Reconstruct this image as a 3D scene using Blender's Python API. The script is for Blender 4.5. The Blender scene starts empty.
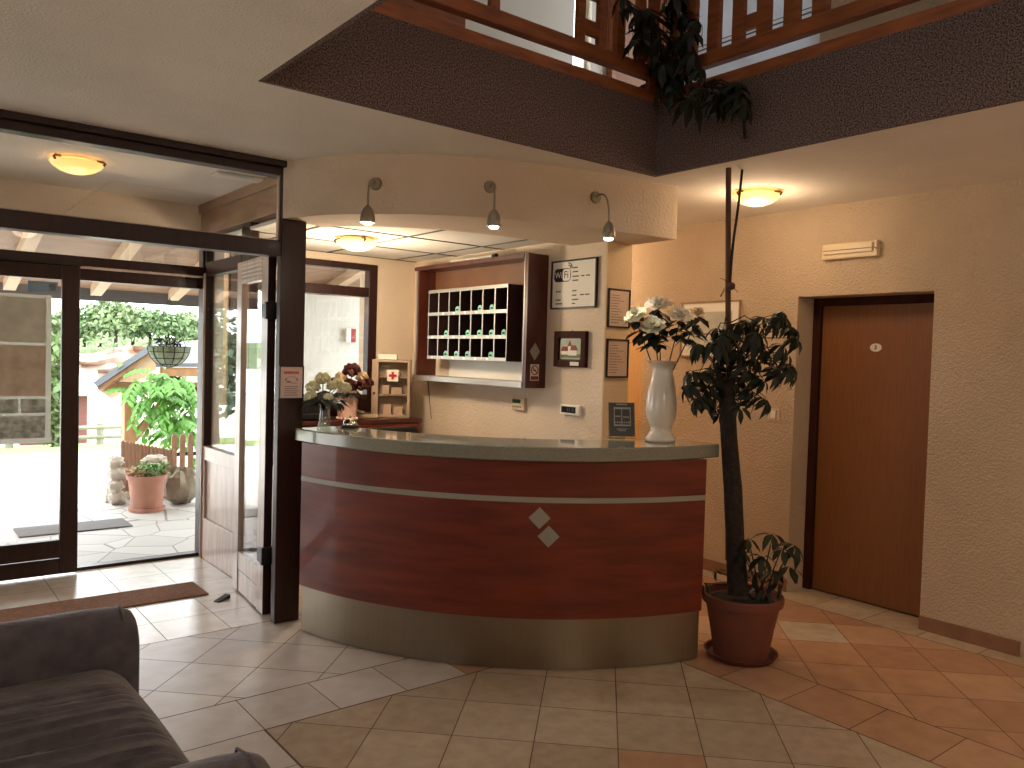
import bpy, bmesh, math, random
from mathutils import Vector, Matrix, Euler
random.seed(7)
PI = math.pi
COL = bpy.context.scene.collection
def V(*a): return Vector(a)

# ------------------------------------------------------------------ camera
F = 802.0; CX, CY = 512.0, 384.0; H = 1.55
yv = Vector((-637, -45, F)).normalized()
xv = Vector((1010, 2, F)); xv = (xv - yv * xv.dot(yv)).normalized()
zv = xv.cross(yv)
if zv[1] > 0: zv = -zv
R = Matrix((xv, yv, zv))
EYE = V(0, 0, H)
cam_d = bpy.data.cameras.new('camera'); cam = bpy.data.objects.new('camera', cam_d); COL.objects.link(cam)
cam_d.sensor_width = 36; cam_d.lens = F / 1024 * 36; cam_d.clip_start = .02; cam_d.clip_end = 500
cr = R @ V(1, 0, 0); cu = -(R @ V(0, 1, 0)); cb = -(R @ V(0, 0, 1))
M4 = Matrix((cr, cu, cb)).transposed().to_4x4(); M4.translation = EYE
cam.matrix_world = M4
bpy.context.scene.camera = cam
def ray(px, py): return R @ V(px - CX, py - CY, F)
def at_z(px, py, z=0):
    d = ray(px, py); return EYE + d * ((z - H) / d.z)
def at_x(px, py, x):
    d = ray(px, py); return EYE + d * (x / d.x)
def at_y(px, py, y):
    d = ray(px, py); return EYE + d * (y / d.y)
FW = R @ V(0, 0, 1)
def at_d(px, py, ref, off=0):          # the point seen at a pixel, at the depth of a reference point
    d = ray(px, py); return EYE + d * (((ref - EYE).dot(FW) + off) / d.dot(FW))
def at_cyl(px, py, c, r):
    d = ray(px, py); ox, oy = -c[0], -c[1]
    A = d.x**2 + d.y**2; B = 2 * (ox * d.x + oy * d.y); Cc = ox * ox + oy * oy - r * r
    t = (-B - math.sqrt(B * B - 4 * A * Cc)) / (2 * A); return EYE + d * t

# ------------------------------------------------------------------ materials
def lin(c):
    o = []
    for v in c:
        v /= 255.0; o.append(v / 12.92 if v <= .04045 else ((v + .055) / 1.055) ** 2.4)
    return (*o, 1)
MATS = {}
def mat(name, rgb, rough=.6, metal=0, var=0, vscale=8, stretch=(1, 1, 1), rgb2=None, bump=0, bscale=60, coat=0, spec=.5, emit=None, estr=0, detail=4, trans=0, sub=0, crough=.12):
    m = bpy.data.materials.new(name); m.use_nodes = True; nt = m.node_tree; b = nt.nodes['Principled BSDF']
    L = nt.links
    b.inputs['Roughness'].default_value = rough; b.inputs['Metallic'].default_value = metal
    b.inputs['Specular IOR Level'].default_value = spec
    if coat: b.inputs['Coat Weight'].default_value = coat; b.inputs['Coat Roughness'].default_value = crough
    if trans: b.inputs['Transmission Weight'].default_value = trans
    c1 = lin(rgb); b.inputs['Base Color'].default_value = c1
    tc = None
    if var or rgb2 or bump:
        tc = nt.nodes.new('ShaderNodeTexCoord'); mp = nt.nodes.new('ShaderNodeMapping'); mp.inputs['Scale'].default_value = stretch
        L.new(tc.outputs['Object'], mp.inputs['Vector'])
    if var or rgb2:
        n = nt.nodes.new('ShaderNodeTexNoise'); n.inputs['Scale'].default_value = vscale; n.inputs['Detail'].default_value = detail
        L.new(mp.outputs[0], n.inputs['Vector'])
        r = nt.nodes.new('ShaderNodeValToRGB'); e = r.color_ramp.elements
        e[0].position = .35; e[1].position = .65
        if rgb2: e[0].color = c1; e[1].color = lin(rgb2)
        else:
            e[0].color = tuple(v * (1 - var) for v in c1[:3]) + (1,); e[1].color = tuple(min(1, v * (1 + var)) for v in c1[:3]) + (1,)
        L.new(n.outputs['Fac'], r.inputs[0]); L.new(r.outputs[0], b.inputs['Base Color'])
    if bump:
        n2 = nt.nodes.new('ShaderNodeTexNoise'); n2.inputs['Scale'].default_value = bscale; n2.inputs['Detail'].default_value = 3
        L.new(mp.outputs[0], n2.inputs['Vector'])
        bp = nt.nodes.new('ShaderNodeBump'); bp.inputs['Strength'].default_value = bump; bp.inputs['Distance'].default_value = .016
        L.new(n2.outputs['Fac'], bp.inputs['Height']); L.new(bp.outputs[0], b.inputs['Normal'])
    if emit: b.inputs['Emission Color'].default_value = lin(emit); b.inputs['Emission Strength'].default_value = estr
    MATS[name] = m; return m
def glass_mat(name, tint=(1, 1, 1), r0=.05, rough=0.0):
    m = bpy.data.materials.new(name); m.use_nodes = True; nt = m.node_tree; nt.nodes.clear(); L = nt.links
    out = nt.nodes.new('ShaderNodeOutputMaterial'); mix = nt.nodes.new('ShaderNodeMixShader')
    tr = nt.nodes.new('ShaderNodeBsdfTransparent'); tr.inputs[0].default_value = (*tint, 1)
    gl = nt.nodes.new('ShaderNodeBsdfGlossy'); gl.inputs['Roughness'].default_value = rough
    geo = nt.nodes.new('ShaderNodeNewGeometry'); dot = nt.nodes.new('ShaderNodeVectorMath'); dot.operation = 'DOT_PRODUCT'
    L.new(geo.outputs['Normal'], dot.inputs[0]); L.new(geo.outputs['Incoming'], dot.inputs[1])
    def mth(op, a, bb):
        n = nt.nodes.new('ShaderNodeMath'); n.operation = op
        for i, v in enumerate((a, bb)):
            if v is None: continue
            if isinstance(v, (int, float)): n.inputs[i].default_value = v
            else: L.new(v, n.inputs[i])
        return n.outputs[0]
    a = mth('ABSOLUTE', dot.outputs['Value'], None); s = mth('SUBTRACT', 1, a); p = mth('POWER', s, 5.0)
    f = mth('MULTIPLY', p, 1 - r0); f = mth('ADD', f, r0)
    L.new(f, mix.inputs[0]); L.new(tr.outputs[0], mix.inputs[1]); L.new(gl.outputs[0], mix.inputs[2]); L.new(mix.outputs[0], out.inputs[0])
    return m
plaster = mat('plaster_cream', (196, 174, 148), .9, var=.05, vscale=3, bump=1, bscale=78)
plaster_in = mat('plaster_office', (222, 204, 180), .9, var=.03, vscale=3, bump=.4, bscale=55)
plaster_orange = mat('plaster_peach', (222, 192, 152), .9, bump=.4, bscale=60)
plaster_bulk = mat('plaster_bulkhead', (212, 190, 164), .9, var=.03, vscale=3, bump=.4, bscale=55)
plaster_ceil = mat('plaster_ceiling', (226, 216, 202), .92, var=.03, vscale=3, bump=.5, bscale=90)
white_up = mat('paint_upstairs', (238, 232, 218), .8)
carpet = mat('carpet_fascia', (146, 122, 114), .95, rgb2=(52, 40, 34), vscale=150, detail=3, bump=.7, bscale=150, spec=.1)
dark_wood = mat('wood_dark_stain', (46, 22, 18), .42, var=.25, vscale=6, stretch=(6, 6, .6), coat=.12, spec=.35)
red_wood = mat('wood_dark_red', (58, 28, 20), .75, spec=.15, var=.3, vscale=5, stretch=(5, 5, .6))
pale_wood = mat('wood_pale', (186, 164, 150), .42, var=.16, vscale=5, stretch=(5, 5, .8), coat=.3)  # pale pinkish-tan base tone with grain, for lobby woodwork and beads
tan_wood = mat('wood_tan', (150, 118, 92), .5, var=.18, vscale=4, stretch=(3, 1, 5))
rail_wood = mat('wood_railing', (150, 84, 44), .45, var=.25, vscale=5, stretch=(1.2, 1.2, 7))
door_wood = mat('wood_door_veneer', (130, 80, 38), .5, var=.08, vscale=9, stretch=(8, 8, .5))
birch = mat('wood_birch_pale', (174, 150, 126), .55, var=.1, vscale=5, stretch=(4, 4, 1))
door_pale = mat('wood_door_pale', (200, 156, 104), .5, var=.08, vscale=9, stretch=(8, 8, .5))
mahog = mat('wood_mahogany', (120, 48, 28), .5, rgb2=(94, 34, 19), vscale=2.5, stretch=(1, 1, 7), coat=.3, crough=.06, spec=.3, detail=6)
cab_wood = mat('wood_cabinet', (78, 34, 22), .4, var=.25, vscale=5, stretch=(4, 4, .8), coat=.15)
cab_back = mat('wood_cabinet_back', (118, 80, 54), .5, var=.1, vscale=4)
rack_dark = mat('rack_interior', (44, 20, 16), .6)
alu = mat('aluminium_trim', (176, 172, 164), .4, metal=.6)
grey_lam = mat('laminate_grey', (150, 146, 132), .45)
slab_mat = mat('countertop_stone', (140, 138, 122), .10, rgb2=(126, 124, 110), vscale=120, coat=.5, crough=.05)
steel = mat('steel_brushed', (146, 134, 118), .30, metal=.95, var=.03, vscale=2, stretch=(30, 30, 1), detail=6)
white_cer = mat('ceramic_white', (226, 214, 196), .15, coat=.5)
white_pl = mat('plastic_white', (232, 228, 216), .45)
cream_pl = mat('plastic_cream', (208, 186, 152), .45)
black = mat('black_plastic', (20, 18, 18), .4)
black_fr = mat('frame_black', (28, 20, 24), .4)
paper = mat('paper_white', (232, 228, 214), .7)
paper_pk = mat('paper_beige', (216, 186, 160), .7)
ink = mat('ink_grey', (96, 90, 82), .8)
ink_b = mat('ink_black', (22, 20, 20), .7)
red = mat('sign_red', (190, 30, 30), .5)
crimson = mat('sign_crimson', (150, 34, 36), .5)
green_key = mat('key_tag_green', (120, 190, 165), .4)
lcd = mat('lcd_dark', (24, 28, 28), .7, spec=.1)
lcd_g = mat('lcd_green', (40, 84, 40), .7, spec=.1)
terr = mat('terracotta_pot', (112, 60, 44), .65, var=.12, vscale=6)
terr_out = mat('terracotta_pale', (168, 122, 104), .8, var=.1, vscale=6)
terr_skirt = mat('terracotta_skirting', (140, 100, 74), .55, var=.12, vscale=9)
soil = mat('soil', (40, 30, 24), .95, bump=.8, bscale=40)
bark = mat('bark_dark', (44, 32, 24), .95, var=.4, vscale=30, bump=1, bscale=50)
stake_m = mat('stake_wood', (92, 56, 34), .8, var=.2, vscale=10)
leaf_d = mat('leaf_dark', (32, 36, 18), .5, spec=.3, var=.35, vscale=9)
leaf_b = mat('leaf_bottle', (22, 30, 22), .5, var=.3, vscale=9)
leaf_l = mat('leaf_bright', (82, 134, 42), .5, var=.3, vscale=5)
leaf_o = mat('leaf_outdoor', (100, 124, 80), .7, var=.3, vscale=2)
leaf_o2 = mat('leaf_outdoor_pale', (122, 142, 98), .7, var=.3, vscale=2)
leaf_bl = mat('leaf_blue_green', (96, 122, 100), .7, var=.3, vscale=2)
petal_w = mat('petal_white', (238, 228, 206), .7, var=.05, vscale=20)
petal_y = mat('petal_cream', (240, 234, 200), .7, var=.05, vscale=20)
petal_m = mat('petal_maroon', (96, 52, 46), .75, var=.25, vscale=20)
petal_p = mat('petal_peach', (226, 204, 168), .75)
pink_cer = mat('ceramic_pink', (222, 178, 160), .4)
chrome = mat('chrome', (210, 205, 200), .08, metal=1)
lamp_grey = mat('lamp_grey_metal', (150, 138, 118), .4, metal=.5)
brass = mat('brass_dark', (96, 70, 36), .4, metal=.8)
sofa_m = mat('sofa_microfibre', (102, 97, 106), .75, rgb2=(82, 78, 88), vscale=14, bump=.25, bscale=40, spec=.25)
b_ = sofa_m.node_tree.nodes['Principled BSDF']; b_.inputs['Sheen Weight'].default_value = .25; b_.inputs['Sheen Roughness'].default_value = .4
rust_mat = mat('coir_mat', (150, 100, 62), .95, rgb2=(126, 80, 48), vscale=60, bump=.8, bscale=200)
grey_mat = mat('door_mat_grey', (118, 118, 118), .95, bump=.6, bscale=90)
grout = mat('grout', (104, 88, 74), .9)
ceil_tile = mat('ceiling_tile', (222, 216, 204), .85, bump=.15, bscale=120)
grid_dark = mat('ceiling_grid', (92, 86, 78), .6)
glass = glass_mat('window_glass', r0=.085)
glass_soft = glass_mat('vase_glass', (.86, .88, .84), .09)
metal_dk = mat('metal_dark', (34, 34, 36), .5, metal=.4)
gutter_m = mat('gutter_grey', (92, 92, 96), .5)
pine = mat('pine_planks', (146, 116, 92), .6, var=.12, vscale=4, stretch=(.6, 5, 5))
pine_beam = mat('pine_beam', (196, 170, 140), .6, var=.1, vscale=4)
shelter_wood = mat('shelter_wood', (150, 110, 74), .6, var=.15, vscale=5, stretch=(4, 4, 1))
picket_wood = mat('picket_wood', (156, 124, 102), .8, var=.15, vscale=8, stretch=(6, 6, 1))
stone = mat('stone_rock', (148, 138, 122), .9, rgb2=(108, 96, 80), vscale=5, bump=1, bscale=9)
stone_p = mat('stone_pale', (214, 208, 196), .9, rgb2=(168, 160, 148), vscale=6, bump=1, bscale=9)
roof_grey = mat('roof_sheet', (98, 104, 110), .6)
roof_white = mat('roof_white', (232, 230, 224), .6)
barn_red = mat('barn_red', (116, 70, 70), .8, var=.1, vscale=2, stretch=(1, 1, 9))
ext_white = mat('render_exterior', (206, 208, 200), .9, var=.04, vscale=6, stretch=(8, 8, 1))
moss = mat('basket_moss', (122, 132, 106), .95, var=.2, vscale=14, bump=1, bscale=50)
old_wood = mat('fence_wood', (140, 136, 122), .9, var=.1, vscale=5)
drive_m = mat('gravel_drive', (226, 222, 214), .95, var=.08, vscale=2, bump=.3, bscale=30)
lawn_m = mat('lawn_grass', (124, 146, 76), .95, var=.12, vscale=1.2, bump=.5, bscale=60)
field_m = mat('quarry_floor', (226, 220, 206), .95, var=.1, vscale=.2)
cliff_m = mat('quarry_cliff', (128, 86, 66), .95, rgb2=(190, 180, 166), vscale=.35, detail=6)
hill_m = mat('hill_green', (98, 116, 74), .95, var=.2, vscale=.3)
def translucent(name, rgb, k, rgb2=None, sc=9):
    m = bpy.data.materials.new(name); m.use_nodes = True; nt = m.node_tree; b = nt.nodes['Principled BSDF']; b.inputs['Base Color'].default_value = lin(rgb); b.inputs['Roughness'].default_value = .8
    tl = nt.nodes.new('ShaderNodeBsdfTranslucent'); tl.inputs[0].default_value = lin(rgb); mx = nt.nodes.new('ShaderNodeMixShader'); mx.inputs[0].default_value = k
    if rgb2:
        tc = nt.nodes.new('ShaderNodeTexCoord'); n = nt.nodes.new('ShaderNodeTexNoise'); n.inputs['Scale'].default_value = sc; n.inputs['Detail'].default_value = 7; r = nt.nodes.new('ShaderNodeValToRGB')
        r.color_ramp.elements[0].position = .38; r.color_ramp.elements[1].position = .66; r.color_ramp.elements[0].color = lin(rgb); r.color_ramp.elements[1].color = lin(rgb2)
        nt.links.new(tc.outputs['Object'], n.inputs['Vector']); nt.links.new(n.outputs['Fac'], r.inputs[0]); nt.links.new(r.outputs[0], b.inputs['Base Color']); nt.links.new(r.outputs[0], tl.inputs[0])
    nt.links.new(b.outputs[0], mx.inputs[1]); nt.links.new(tl.outputs[0], mx.inputs[2]); nt.links.new(mx.outputs[0], nt.nodes['Material Output'].inputs[0]); return m
blind_m = translucent('blind_fabric', (224, 230, 236), .16)
T_INNER = [mat('tile_cream_%d' % i, c, .32, rgb2=c2, vscale=14, bump=.08, bscale=30, detail=8) for i, (c, c2) in enumerate([((190, 170, 146), (172, 150, 128)), ((194, 176, 152), (178, 158, 134)), ((182, 162, 138), (166, 146, 122))])]
T_TERRA = [mat('tile_terracotta_%d' % i, c, .36, rgb2=c2, vscale=9, bump=.08, bscale=30, detail=8) for i, (c, c2) in enumerate([((190, 148, 116), (176, 134, 104)), ((196, 156, 124), (182, 142, 112)), ((182, 138, 108), (168, 126, 98))])]
T_PINK = [mat('tile_rose_%d' % i, c, .32, spec=.9, rgb2=c2, vscale=9, bump=.1, bscale=30, detail=8) for i, (c, c2) in enumerate([((208, 200, 194), (198, 186, 178)), ((212, 204, 198), (202, 190, 182)), ((204, 194, 186), (194, 182, 172))])]
T_VEST = [mat('tile_pale_%d' % i, c, .22, spec=.8, rgb2=c2, vscale=9, bump=.1, bscale=30, detail=8) for i, (c, c2) in enumerate([((220, 208, 194), (208, 194, 178)), ((224, 214, 200), (212, 200, 184))])]
# irregular slate paving: voronoi cells with dark joints
def paving_mat():
    m = mat('crazy_paving', (210, 204, 192), .6); nt = m.node_tree; L = nt.links; b = nt.nodes['Principled BSDF']
    tc = nt.nodes.new('ShaderNodeTexCoord')
    v = nt.nodes.new('ShaderNodeTexVoronoi'); v.feature = 'DISTANCE_TO_EDGE'; v.inputs['Scale'].default_value = 2.6
    v2 = nt.nodes.new('ShaderNodeTexVoronoi'); v2.inputs['Scale'].default_value = 2.6
    r = nt.nodes.new('ShaderNodeValToRGB'); r.color_ramp.elements[0].position = .006; r.color_ramp.elements[1].position = .018
    r.color_ramp.elements[0].color = (0, 0, 0, 1); r.color_ramp.elements[1].color = (1, 1, 1, 1)
    r2 = nt.nodes.new('ShaderNodeValToRGB'); r2.color_ramp.elements[0].color = lin((170, 170, 164)); r2.color_ramp.elements[1].color = lin((198, 198, 194))
    mx = nt.nodes.new('ShaderNodeMix'); mx.data_type = 'RGBA'
    L.new(tc.outputs['Object'], v.inputs['Vector']); L.new(tc.outputs['Object'], v2.inputs['Vector'])
    L.new(v.outputs['Distance'], r.inputs[0]); L.new(v2.outputs['Color'], r2.inputs[0])
    L.new(r.outputs[0], mx.inputs[0]); mx.inputs[6].default_value = lin((120, 118, 112)); L.new(r2.outputs[0], mx.inputs[7]); L.new(mx.outputs[2], b.inputs['Base Color'])
    return m
paving_m = paving_mat()
lamp_glow = mat('lamp_glass_lit', (250, 214, 140), .3, emit=(255, 204, 116), estr=1.6)
lamp_glow_dim = mat('lamp_glass_lit_soft', (250, 214, 140), .3, emit=(255, 204, 116), estr=1.0)
bulb_m = mat('lamp_bulb_lit', (255, 250, 240), .3, emit=(255, 248, 236), estr=14)

# ------------------------------------------------------------------ mesh building
class MB:
    def __init__(s): s.v = []; s.f = []; s.m = []
    def add(s, vs, fs, mi=0):
        n = len(s.v); s.v += [tuple(p) for p in vs]; s.f += [tuple(i + n for i in f) for f in fs]; s.m += [mi] * len(fs); return s
    def box(s, x0, x1, y0, y1, z0, z1, mi=0):
        x0, x1 = sorted((x0, x1)); y0, y1 = sorted((y0, y1)); z0, z1 = sorted((z0, z1))
        return s.add([(x0, y0, z0), (x1, y0, z0), (x1, y1, z0), (x0, y1, z0), (x0, y0, z1), (x1, y0, z1), (x1, y1, z1), (x0, y1, z1)],
                     [(0, 3, 2, 1), (4, 5, 6, 7), (0, 1, 5, 4), (1, 2, 6, 5), (2, 3, 7, 6), (3, 0, 4, 7)], mi)
    def prism(s, poly, z0, z1, mi=0):          # polygon in plan, counterclockwise
        n = len(poly)
        return s.add([(p[0], p[1], z0) for p in poly] + [(p[0], p[1], z1) for p in poly],
                     [tuple(range(n - 1, -1, -1)), tuple(range(n, 2 * n))] + [(i, (i + 1) % n, n + (i + 1) % n, n + i) for i in range(n)], mi)
    def prism_y(s, poly, y0, y1, mi=0):        # polygon in x,z, extruded along y
        n = len(poly)
        return s.add([(p[0], y0, p[1]) for p in poly] + [(p[0], y1, p[1]) for p in poly],
                     [tuple(range(n)), tuple(range(2 * n - 1, n - 1, -1))] + [(i, n + i, n + (i + 1) % n, (i + 1) % n) for i in range(n)], mi)
    def tube(s, pts, r, seg=10, mi=0, cap=True):
        pts = [Vector(p) for p in pts]; rs = r if isinstance(r, (list, tuple)) else [r] * len(pts)
        base = len(s.v); up = None
        for i, p in enumerate(pts):
            t = (pts[min(i + 1, len(pts) - 1)] - pts[max(i - 1, 0)]).normalized()
            if up is None: up = t.orthogonal().normalized()
            up = (up - t * up.dot(t))
            if up.length < 1e-6: up = t.orthogonal()
            up.normalize(); b = t.cross(up)
            for k in range(seg):
                a = 2 * PI * k / seg; q = p + (up * math.cos(a) + b * math.sin(a)) * rs[i]; s.v.append(tuple(q))
        for i in range(len(pts) - 1):
            for k in range(seg):
                a = base + i * seg + k; b2 = base + i * seg + (k + 1) % seg; s.f.append((a, b2, b2 + seg, a + seg)); s.m.append(mi)
        if cap:
            s.f.append(tuple(base + k for k in range(seg - 1, -1, -1))); s.m.append(mi)
            e = base + (len(pts) - 1) * seg; s.f.append(tuple(e + k for k in range(seg))); s.m.append(mi)
        return s
    def lathe(s, prof, c=(0, 0, 0), seg=32, mi=0, sx=1, sy=1):   # profile of (radius, z), from bottom up on the outside
        base = len(s.v)
        for r, z in prof:
            for k in range(seg):
                a = 2 * PI * k / seg; s.v.append((c[0] + r * math.cos(a) * sx, c[1] + r * math.sin(a) * sy, c[2] + z))
        for i in range(len(prof) - 1):
            for k in range(seg):
                a = base + i * seg + k; b = base + i * seg + (k + 1) % seg; s.f.append((a, b, b + seg, a + seg)); s.m.append(mi)
        s.f.append(tuple(base + k for k in range(seg - 1, -1, -1))); s.m.append(mi)
        e = base + (len(prof) - 1) * seg; s.f.append(tuple(e + k for k in range(seg))); s.m.append(mi)
        return s
    def arc(s, c, r0, r1, a0, a1, z0, z1, n=48, mi=0):
        ring = []
        for i in range(n + 1):
            a = a0 + (a1 - a0) * i / n; ca, sa = math.cos(a), math.sin(a); ring.append((ca, sa))
        vs = []
        for ca, sa in ring:
            vs += [(c[0] + r1 * ca, c[1] + r1 * sa, z0), (c[0] + r1 * ca, c[1] + r1 * sa, z1), (c[0] + r0 * ca, c[1] + r0 * sa, z1), (c[0] + r0 * ca, c[1] + r0 * sa, z0)]
        fs = []
        for i in range(n):
            o = i * 4
            for k in range(4): fs.append((o + k, o + 4 + k, o + 4 + (k + 1) % 4, o + (k + 1) % 4))
        fs += [(0, 1, 2, 3), (n * 4 + 3, n * 4 + 2, n * 4 + 1, n * 4)]
        return s.add(vs, fs, mi)
    def leaf(s, p, d, n, L, W, droop=.15, fold=.12, mi=0):
        p = Vector(p); d = Vector(d).normalized(); n = Vector(n); n = (n - d * n.dot(d))
        n = n.normalized() if n.length > 1e-5 else d.orthogonal().normalized()
        b = d.cross(n); mid = []
        for t, w in ((0, .08), (.3, .8), (.62, 1), (1, .03)):
            c = p + d * L * t - n * (droop * L * t * t); mid.append((c + b * W * w * .5 + n * fold * W * w * .5, c, c - b * W * w * .5 + n * fold * W * w * .5))
        vs = [q for tr in mid for q in tr]; fs = []
        for i in range(3):
            o = i * 3; fs += [(o, o + 1, o + 4, o + 3), (o + 1, o + 2, o + 5, o + 4)]
        return s.add(vs, fs, mi)
    def ball(s, c, r, seg=12, rings=8, mi=0, sz=(1, 1, 1), jitter=0):
        vs = [(c[0], c[1], c[2] - r * sz[2])]
        for i in range(1, rings):
            ph = -PI / 2 + PI * i / rings
            for k in range(seg):
                a = 2 * PI * k / seg; q = r * (1 + random.uniform(-jitter, jitter))
                vs.append((c[0] + q * math.cos(ph) * math.cos(a) * sz[0], c[1] + q * math.cos(ph) * math.sin(a) * sz[1], c[2] + q * math.sin(ph) * sz[2]))
        vs.append((c[0], c[1], c[2] + r * sz[2])); fs = []
        for k in range(seg): fs.append((0, 1 + (k + 1) % seg, 1 + k))
        for i in range(rings - 2):
            for k in range(seg):
                a = 1 + i * seg + k; b = 1 + i * seg + (k + 1) % seg; fs.append((a, b, b + seg, a + seg))
        top = len(vs) - 1; o = 1 + (rings - 2) * seg
        for k in range(seg): fs.append((o + k, o + (k + 1) % seg, top))
        return s.add(vs, fs, mi)
def inv(root):
    return root.matrix_world.inverted() if root else Matrix()
def part(name, mb, m, parent=None, bevel=0, smooth=None, label=None, world=False, seg=2):
    me = bpy.data.meshes.new(name)
    vs = mb.v
    if world and parent:
        mi = Matrix.Translation(world_loc(parent)) @ Euler((0, 0, world_rot(parent))).to_matrix().to_4x4(); mi = mi.inverted()
        vs = [tuple(mi @ Vector(p)) for p in vs]
    me.from_pydata(vs, [], mb.f); 
    ms = m if isinstance(m, (list, tuple)) else [m]
    for q in ms: me.materials.append(q)
    if len(ms) > 1: me.polygons.foreach_set('material_index', mb.m)
    bm = bmesh.new(); bm.from_mesh(me); bmesh.ops.recalc_face_normals(bm, faces=bm.faces); bm.to_mesh(me); bm.free()
    if smooth is not None:
        me.polygons.foreach_set('use_smooth', [True] * len(me.polygons)); me.set_sharp_from_angle(angle=math.radians(smooth))
    me.update()
    o = bpy.data.objects.new(name, me); COL.objects.link(o)
    if parent: o.parent = parent
    if bevel:
        bv = o.modifiers.new('bevel', 'BEVEL'); bv.width = bevel; bv.segments = seg; bv.limit_method = 'ANGLE'; bv.angle_limit = math.radians(40)
    if label: o['label'] = label
    return o
def world_loc(o):
    p = Vector(o.location); 
    while o.parent: o = o.parent; p = Euler(o.rotation_euler).to_matrix() @ p + Vector(o.location)
    return p
def world_rot(o):
    a = o.rotation_euler.z
    while o.parent: o = o.parent; a += o.rotation_euler.z
    return a
def tag(o, label, cat, group=None, kind=None):
    o['label'] = label; o['category'] = cat
    if group: o['group'] = group
    if kind: o['kind'] = kind
    return o
def thing(name, label, cat, loc=(0, 0, 0), rz=0, group=None, kind=None):
    o = bpy.data.objects.new(name, None); COL.objects.link(o); o.empty_display_size = .05
    o.location = loc; o.rotation_euler = (0, 0, rz)
    return tag(o, label, cat, group, kind)
def struct(name, mb, m, label, cat, parent=None, **k):
    o = part(name, mb, m, parent, **k)
    return tag(o, label, cat, None, 'structure') if not parent else o
def children(o): return [c for c in bpy.data.objects if c.parent is o]
def dup(o, parent=None):
    kids = children(o); c = o.copy(); COL.objects.link(c)
    if parent: c.parent = parent
    for k in kids: dup(k, c)
    return c
def text(name, body, size, m, parent, loc, rot=(PI / 2, 0, 0), ext=.0006, bold=False):
    cu_ = bpy.data.curves.new(name, 'FONT'); cu_.body = body; cu_.size = size; cu_.align_x = 'CENTER'; cu_.align_y = 'CENTER'; cu_.extrude = ext
    if bold: cu_.offset = size * .02
    cu_.materials.append(m); tmp = bpy.data.objects.new(name, cu_); me = bpy.data.meshes.new_from_object(tmp); bpy.data.objects.remove(tmp); bpy.data.curves.remove(cu_)
    o = bpy.data.objects.new(name, me); COL.objects.link(o); o.parent = parent; o.location = loc; o.rotation_euler = rot
    return o
WX = -PI / 2      # things on a wall that faces -X: local x runs to the viewer's right, local y into the wall
exec_parts = []

# ------------------------------------------------------------------ room shell
CEIL = 2.60
XR = 4.88; Y1 = 3.1; X1 = 3.46; X0 = 1.19; OY0 = -.6
# floor of individual tiles clipped to the bands of the pattern
def clip(poly, axis, val, keep_less):
    out = []
    for i in range(len(poly)):
        a, b = poly[i], poly[(i + 1) % len(poly)]
        da = (val - a[axis]) if keep_less else (a[axis] - val); db = (val - b[axis]) if keep_less else (b[axis] - val)
        if da >= 0: out.append(a)
        if (da >= 0) != (db >= 0):
            t = da / (da - db); out.append((a[0] + (b[0] - a[0]) * t, a[1] + (b[1] - a[1]) * t))
    return out
def area(p): return .5 * sum(p[i][0] * p[(i + 1) % len(p)][1] - p[(i + 1) % len(p)][0] * p[i][1] for i in range(len(p)))
floor = MB(); FM = [grout] + T_INNER + T_TERRA + T_PINK + T_VEST
iI, iT, iP, iV = 1, 4, 7, 10
TS = .337; g = .0022
def tile_poly(poly, mi):
    if len(poly) < 3 or abs(area(poly)) < .0004: return
    cx = sum(p[0] for p in poly) / len(poly); cy = sum(p[1] for p in poly) / len(poly)
    floor.add([(p[0], p[1], 0) for p in poly], [tuple(range(len(poly)))], mi)
def region_diag(x0, x1, y0, y1, u0, v0, pick):
    s2 = math.sqrt(.5)
    us = [(x - y) * s2 for x in (x0, x1) for y in (y0, y1)]; vs_ = [(x + y) * s2 for x in (x0, x1) for y in (y0, y1)]
    for i in range(math.floor((min(us) - u0) / TS) - 1, math.ceil((max(us) - u0) / TS) + 1):
        for j in range(math.floor((min(vs_) - v0) / TS) - 1, math.ceil((max(vs_) - v0) / TS) + 1):
            a, b = u0 + i * TS + g, u0 + (i + 1) * TS - g; c, d = v0 + j * TS + g, v0 + (j + 1) * TS - g
            poly = [((u + v) * s2, (v - u) * s2) for u, v in ((a, c), (b, c), (b, d), (a, d))]
            for ax, val, less in ((0, x0 + g, 0), (0, x1 - g, 1), (1, y0 + g, 0), (1, y1 - g, 1)):
                poly = clip(poly, ax, val, less)
                if len(poly) < 3: break
            if len(poly) >= 3: tile_poly(poly, pick(i, j))
def region_grid(x0, x1, y0, y1, xs, ys, sx, sy, pick):
    for i in range(math.floor((x0 - xs) / sx), math.ceil((x1 - xs) / sx)):
        for j in range(math.floor((y0 - ys) / sy), math.ceil((y1 - ys) / sy)):
            a, b = max(x0, xs + i * sx) + g, min(x1, xs + (i + 1) * sx) - g; c, d = max(y0, ys + j * sy) + g, min(y1, ys + (j + 1) * sy) - g
            if b - a > .01 and d - c > .01: tile_poly([(a, c), (b, c), (b, d), (a, d)], pick(i, j))
rr = random.Random(3)
XL, YB = -3.0, -3.5
inner = lambda i, j: (iT if (i, j) == (0, -2) else iI + rr.randrange(3))
region_diag(1.252, 3.265, -.4, 3.128, .104, 3.52, inner)
region_grid(.91, 3.61, 3.132, 3.468, 1.251, 3.13, .337, .34, lambda i, j: (iP if i < 3 else iT) + rr.randrange(3))
region_grid(3.268, 3.605, -.4, 3.13, 3.268, 2.4, .337, .337, lambda i, j: iT + rr.randrange(3))
region_grid(.91, 1.248, -.4, 3.13, .91, 3.13, .337, .337, lambda i, j: iP + rr.randrange(3))
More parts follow.
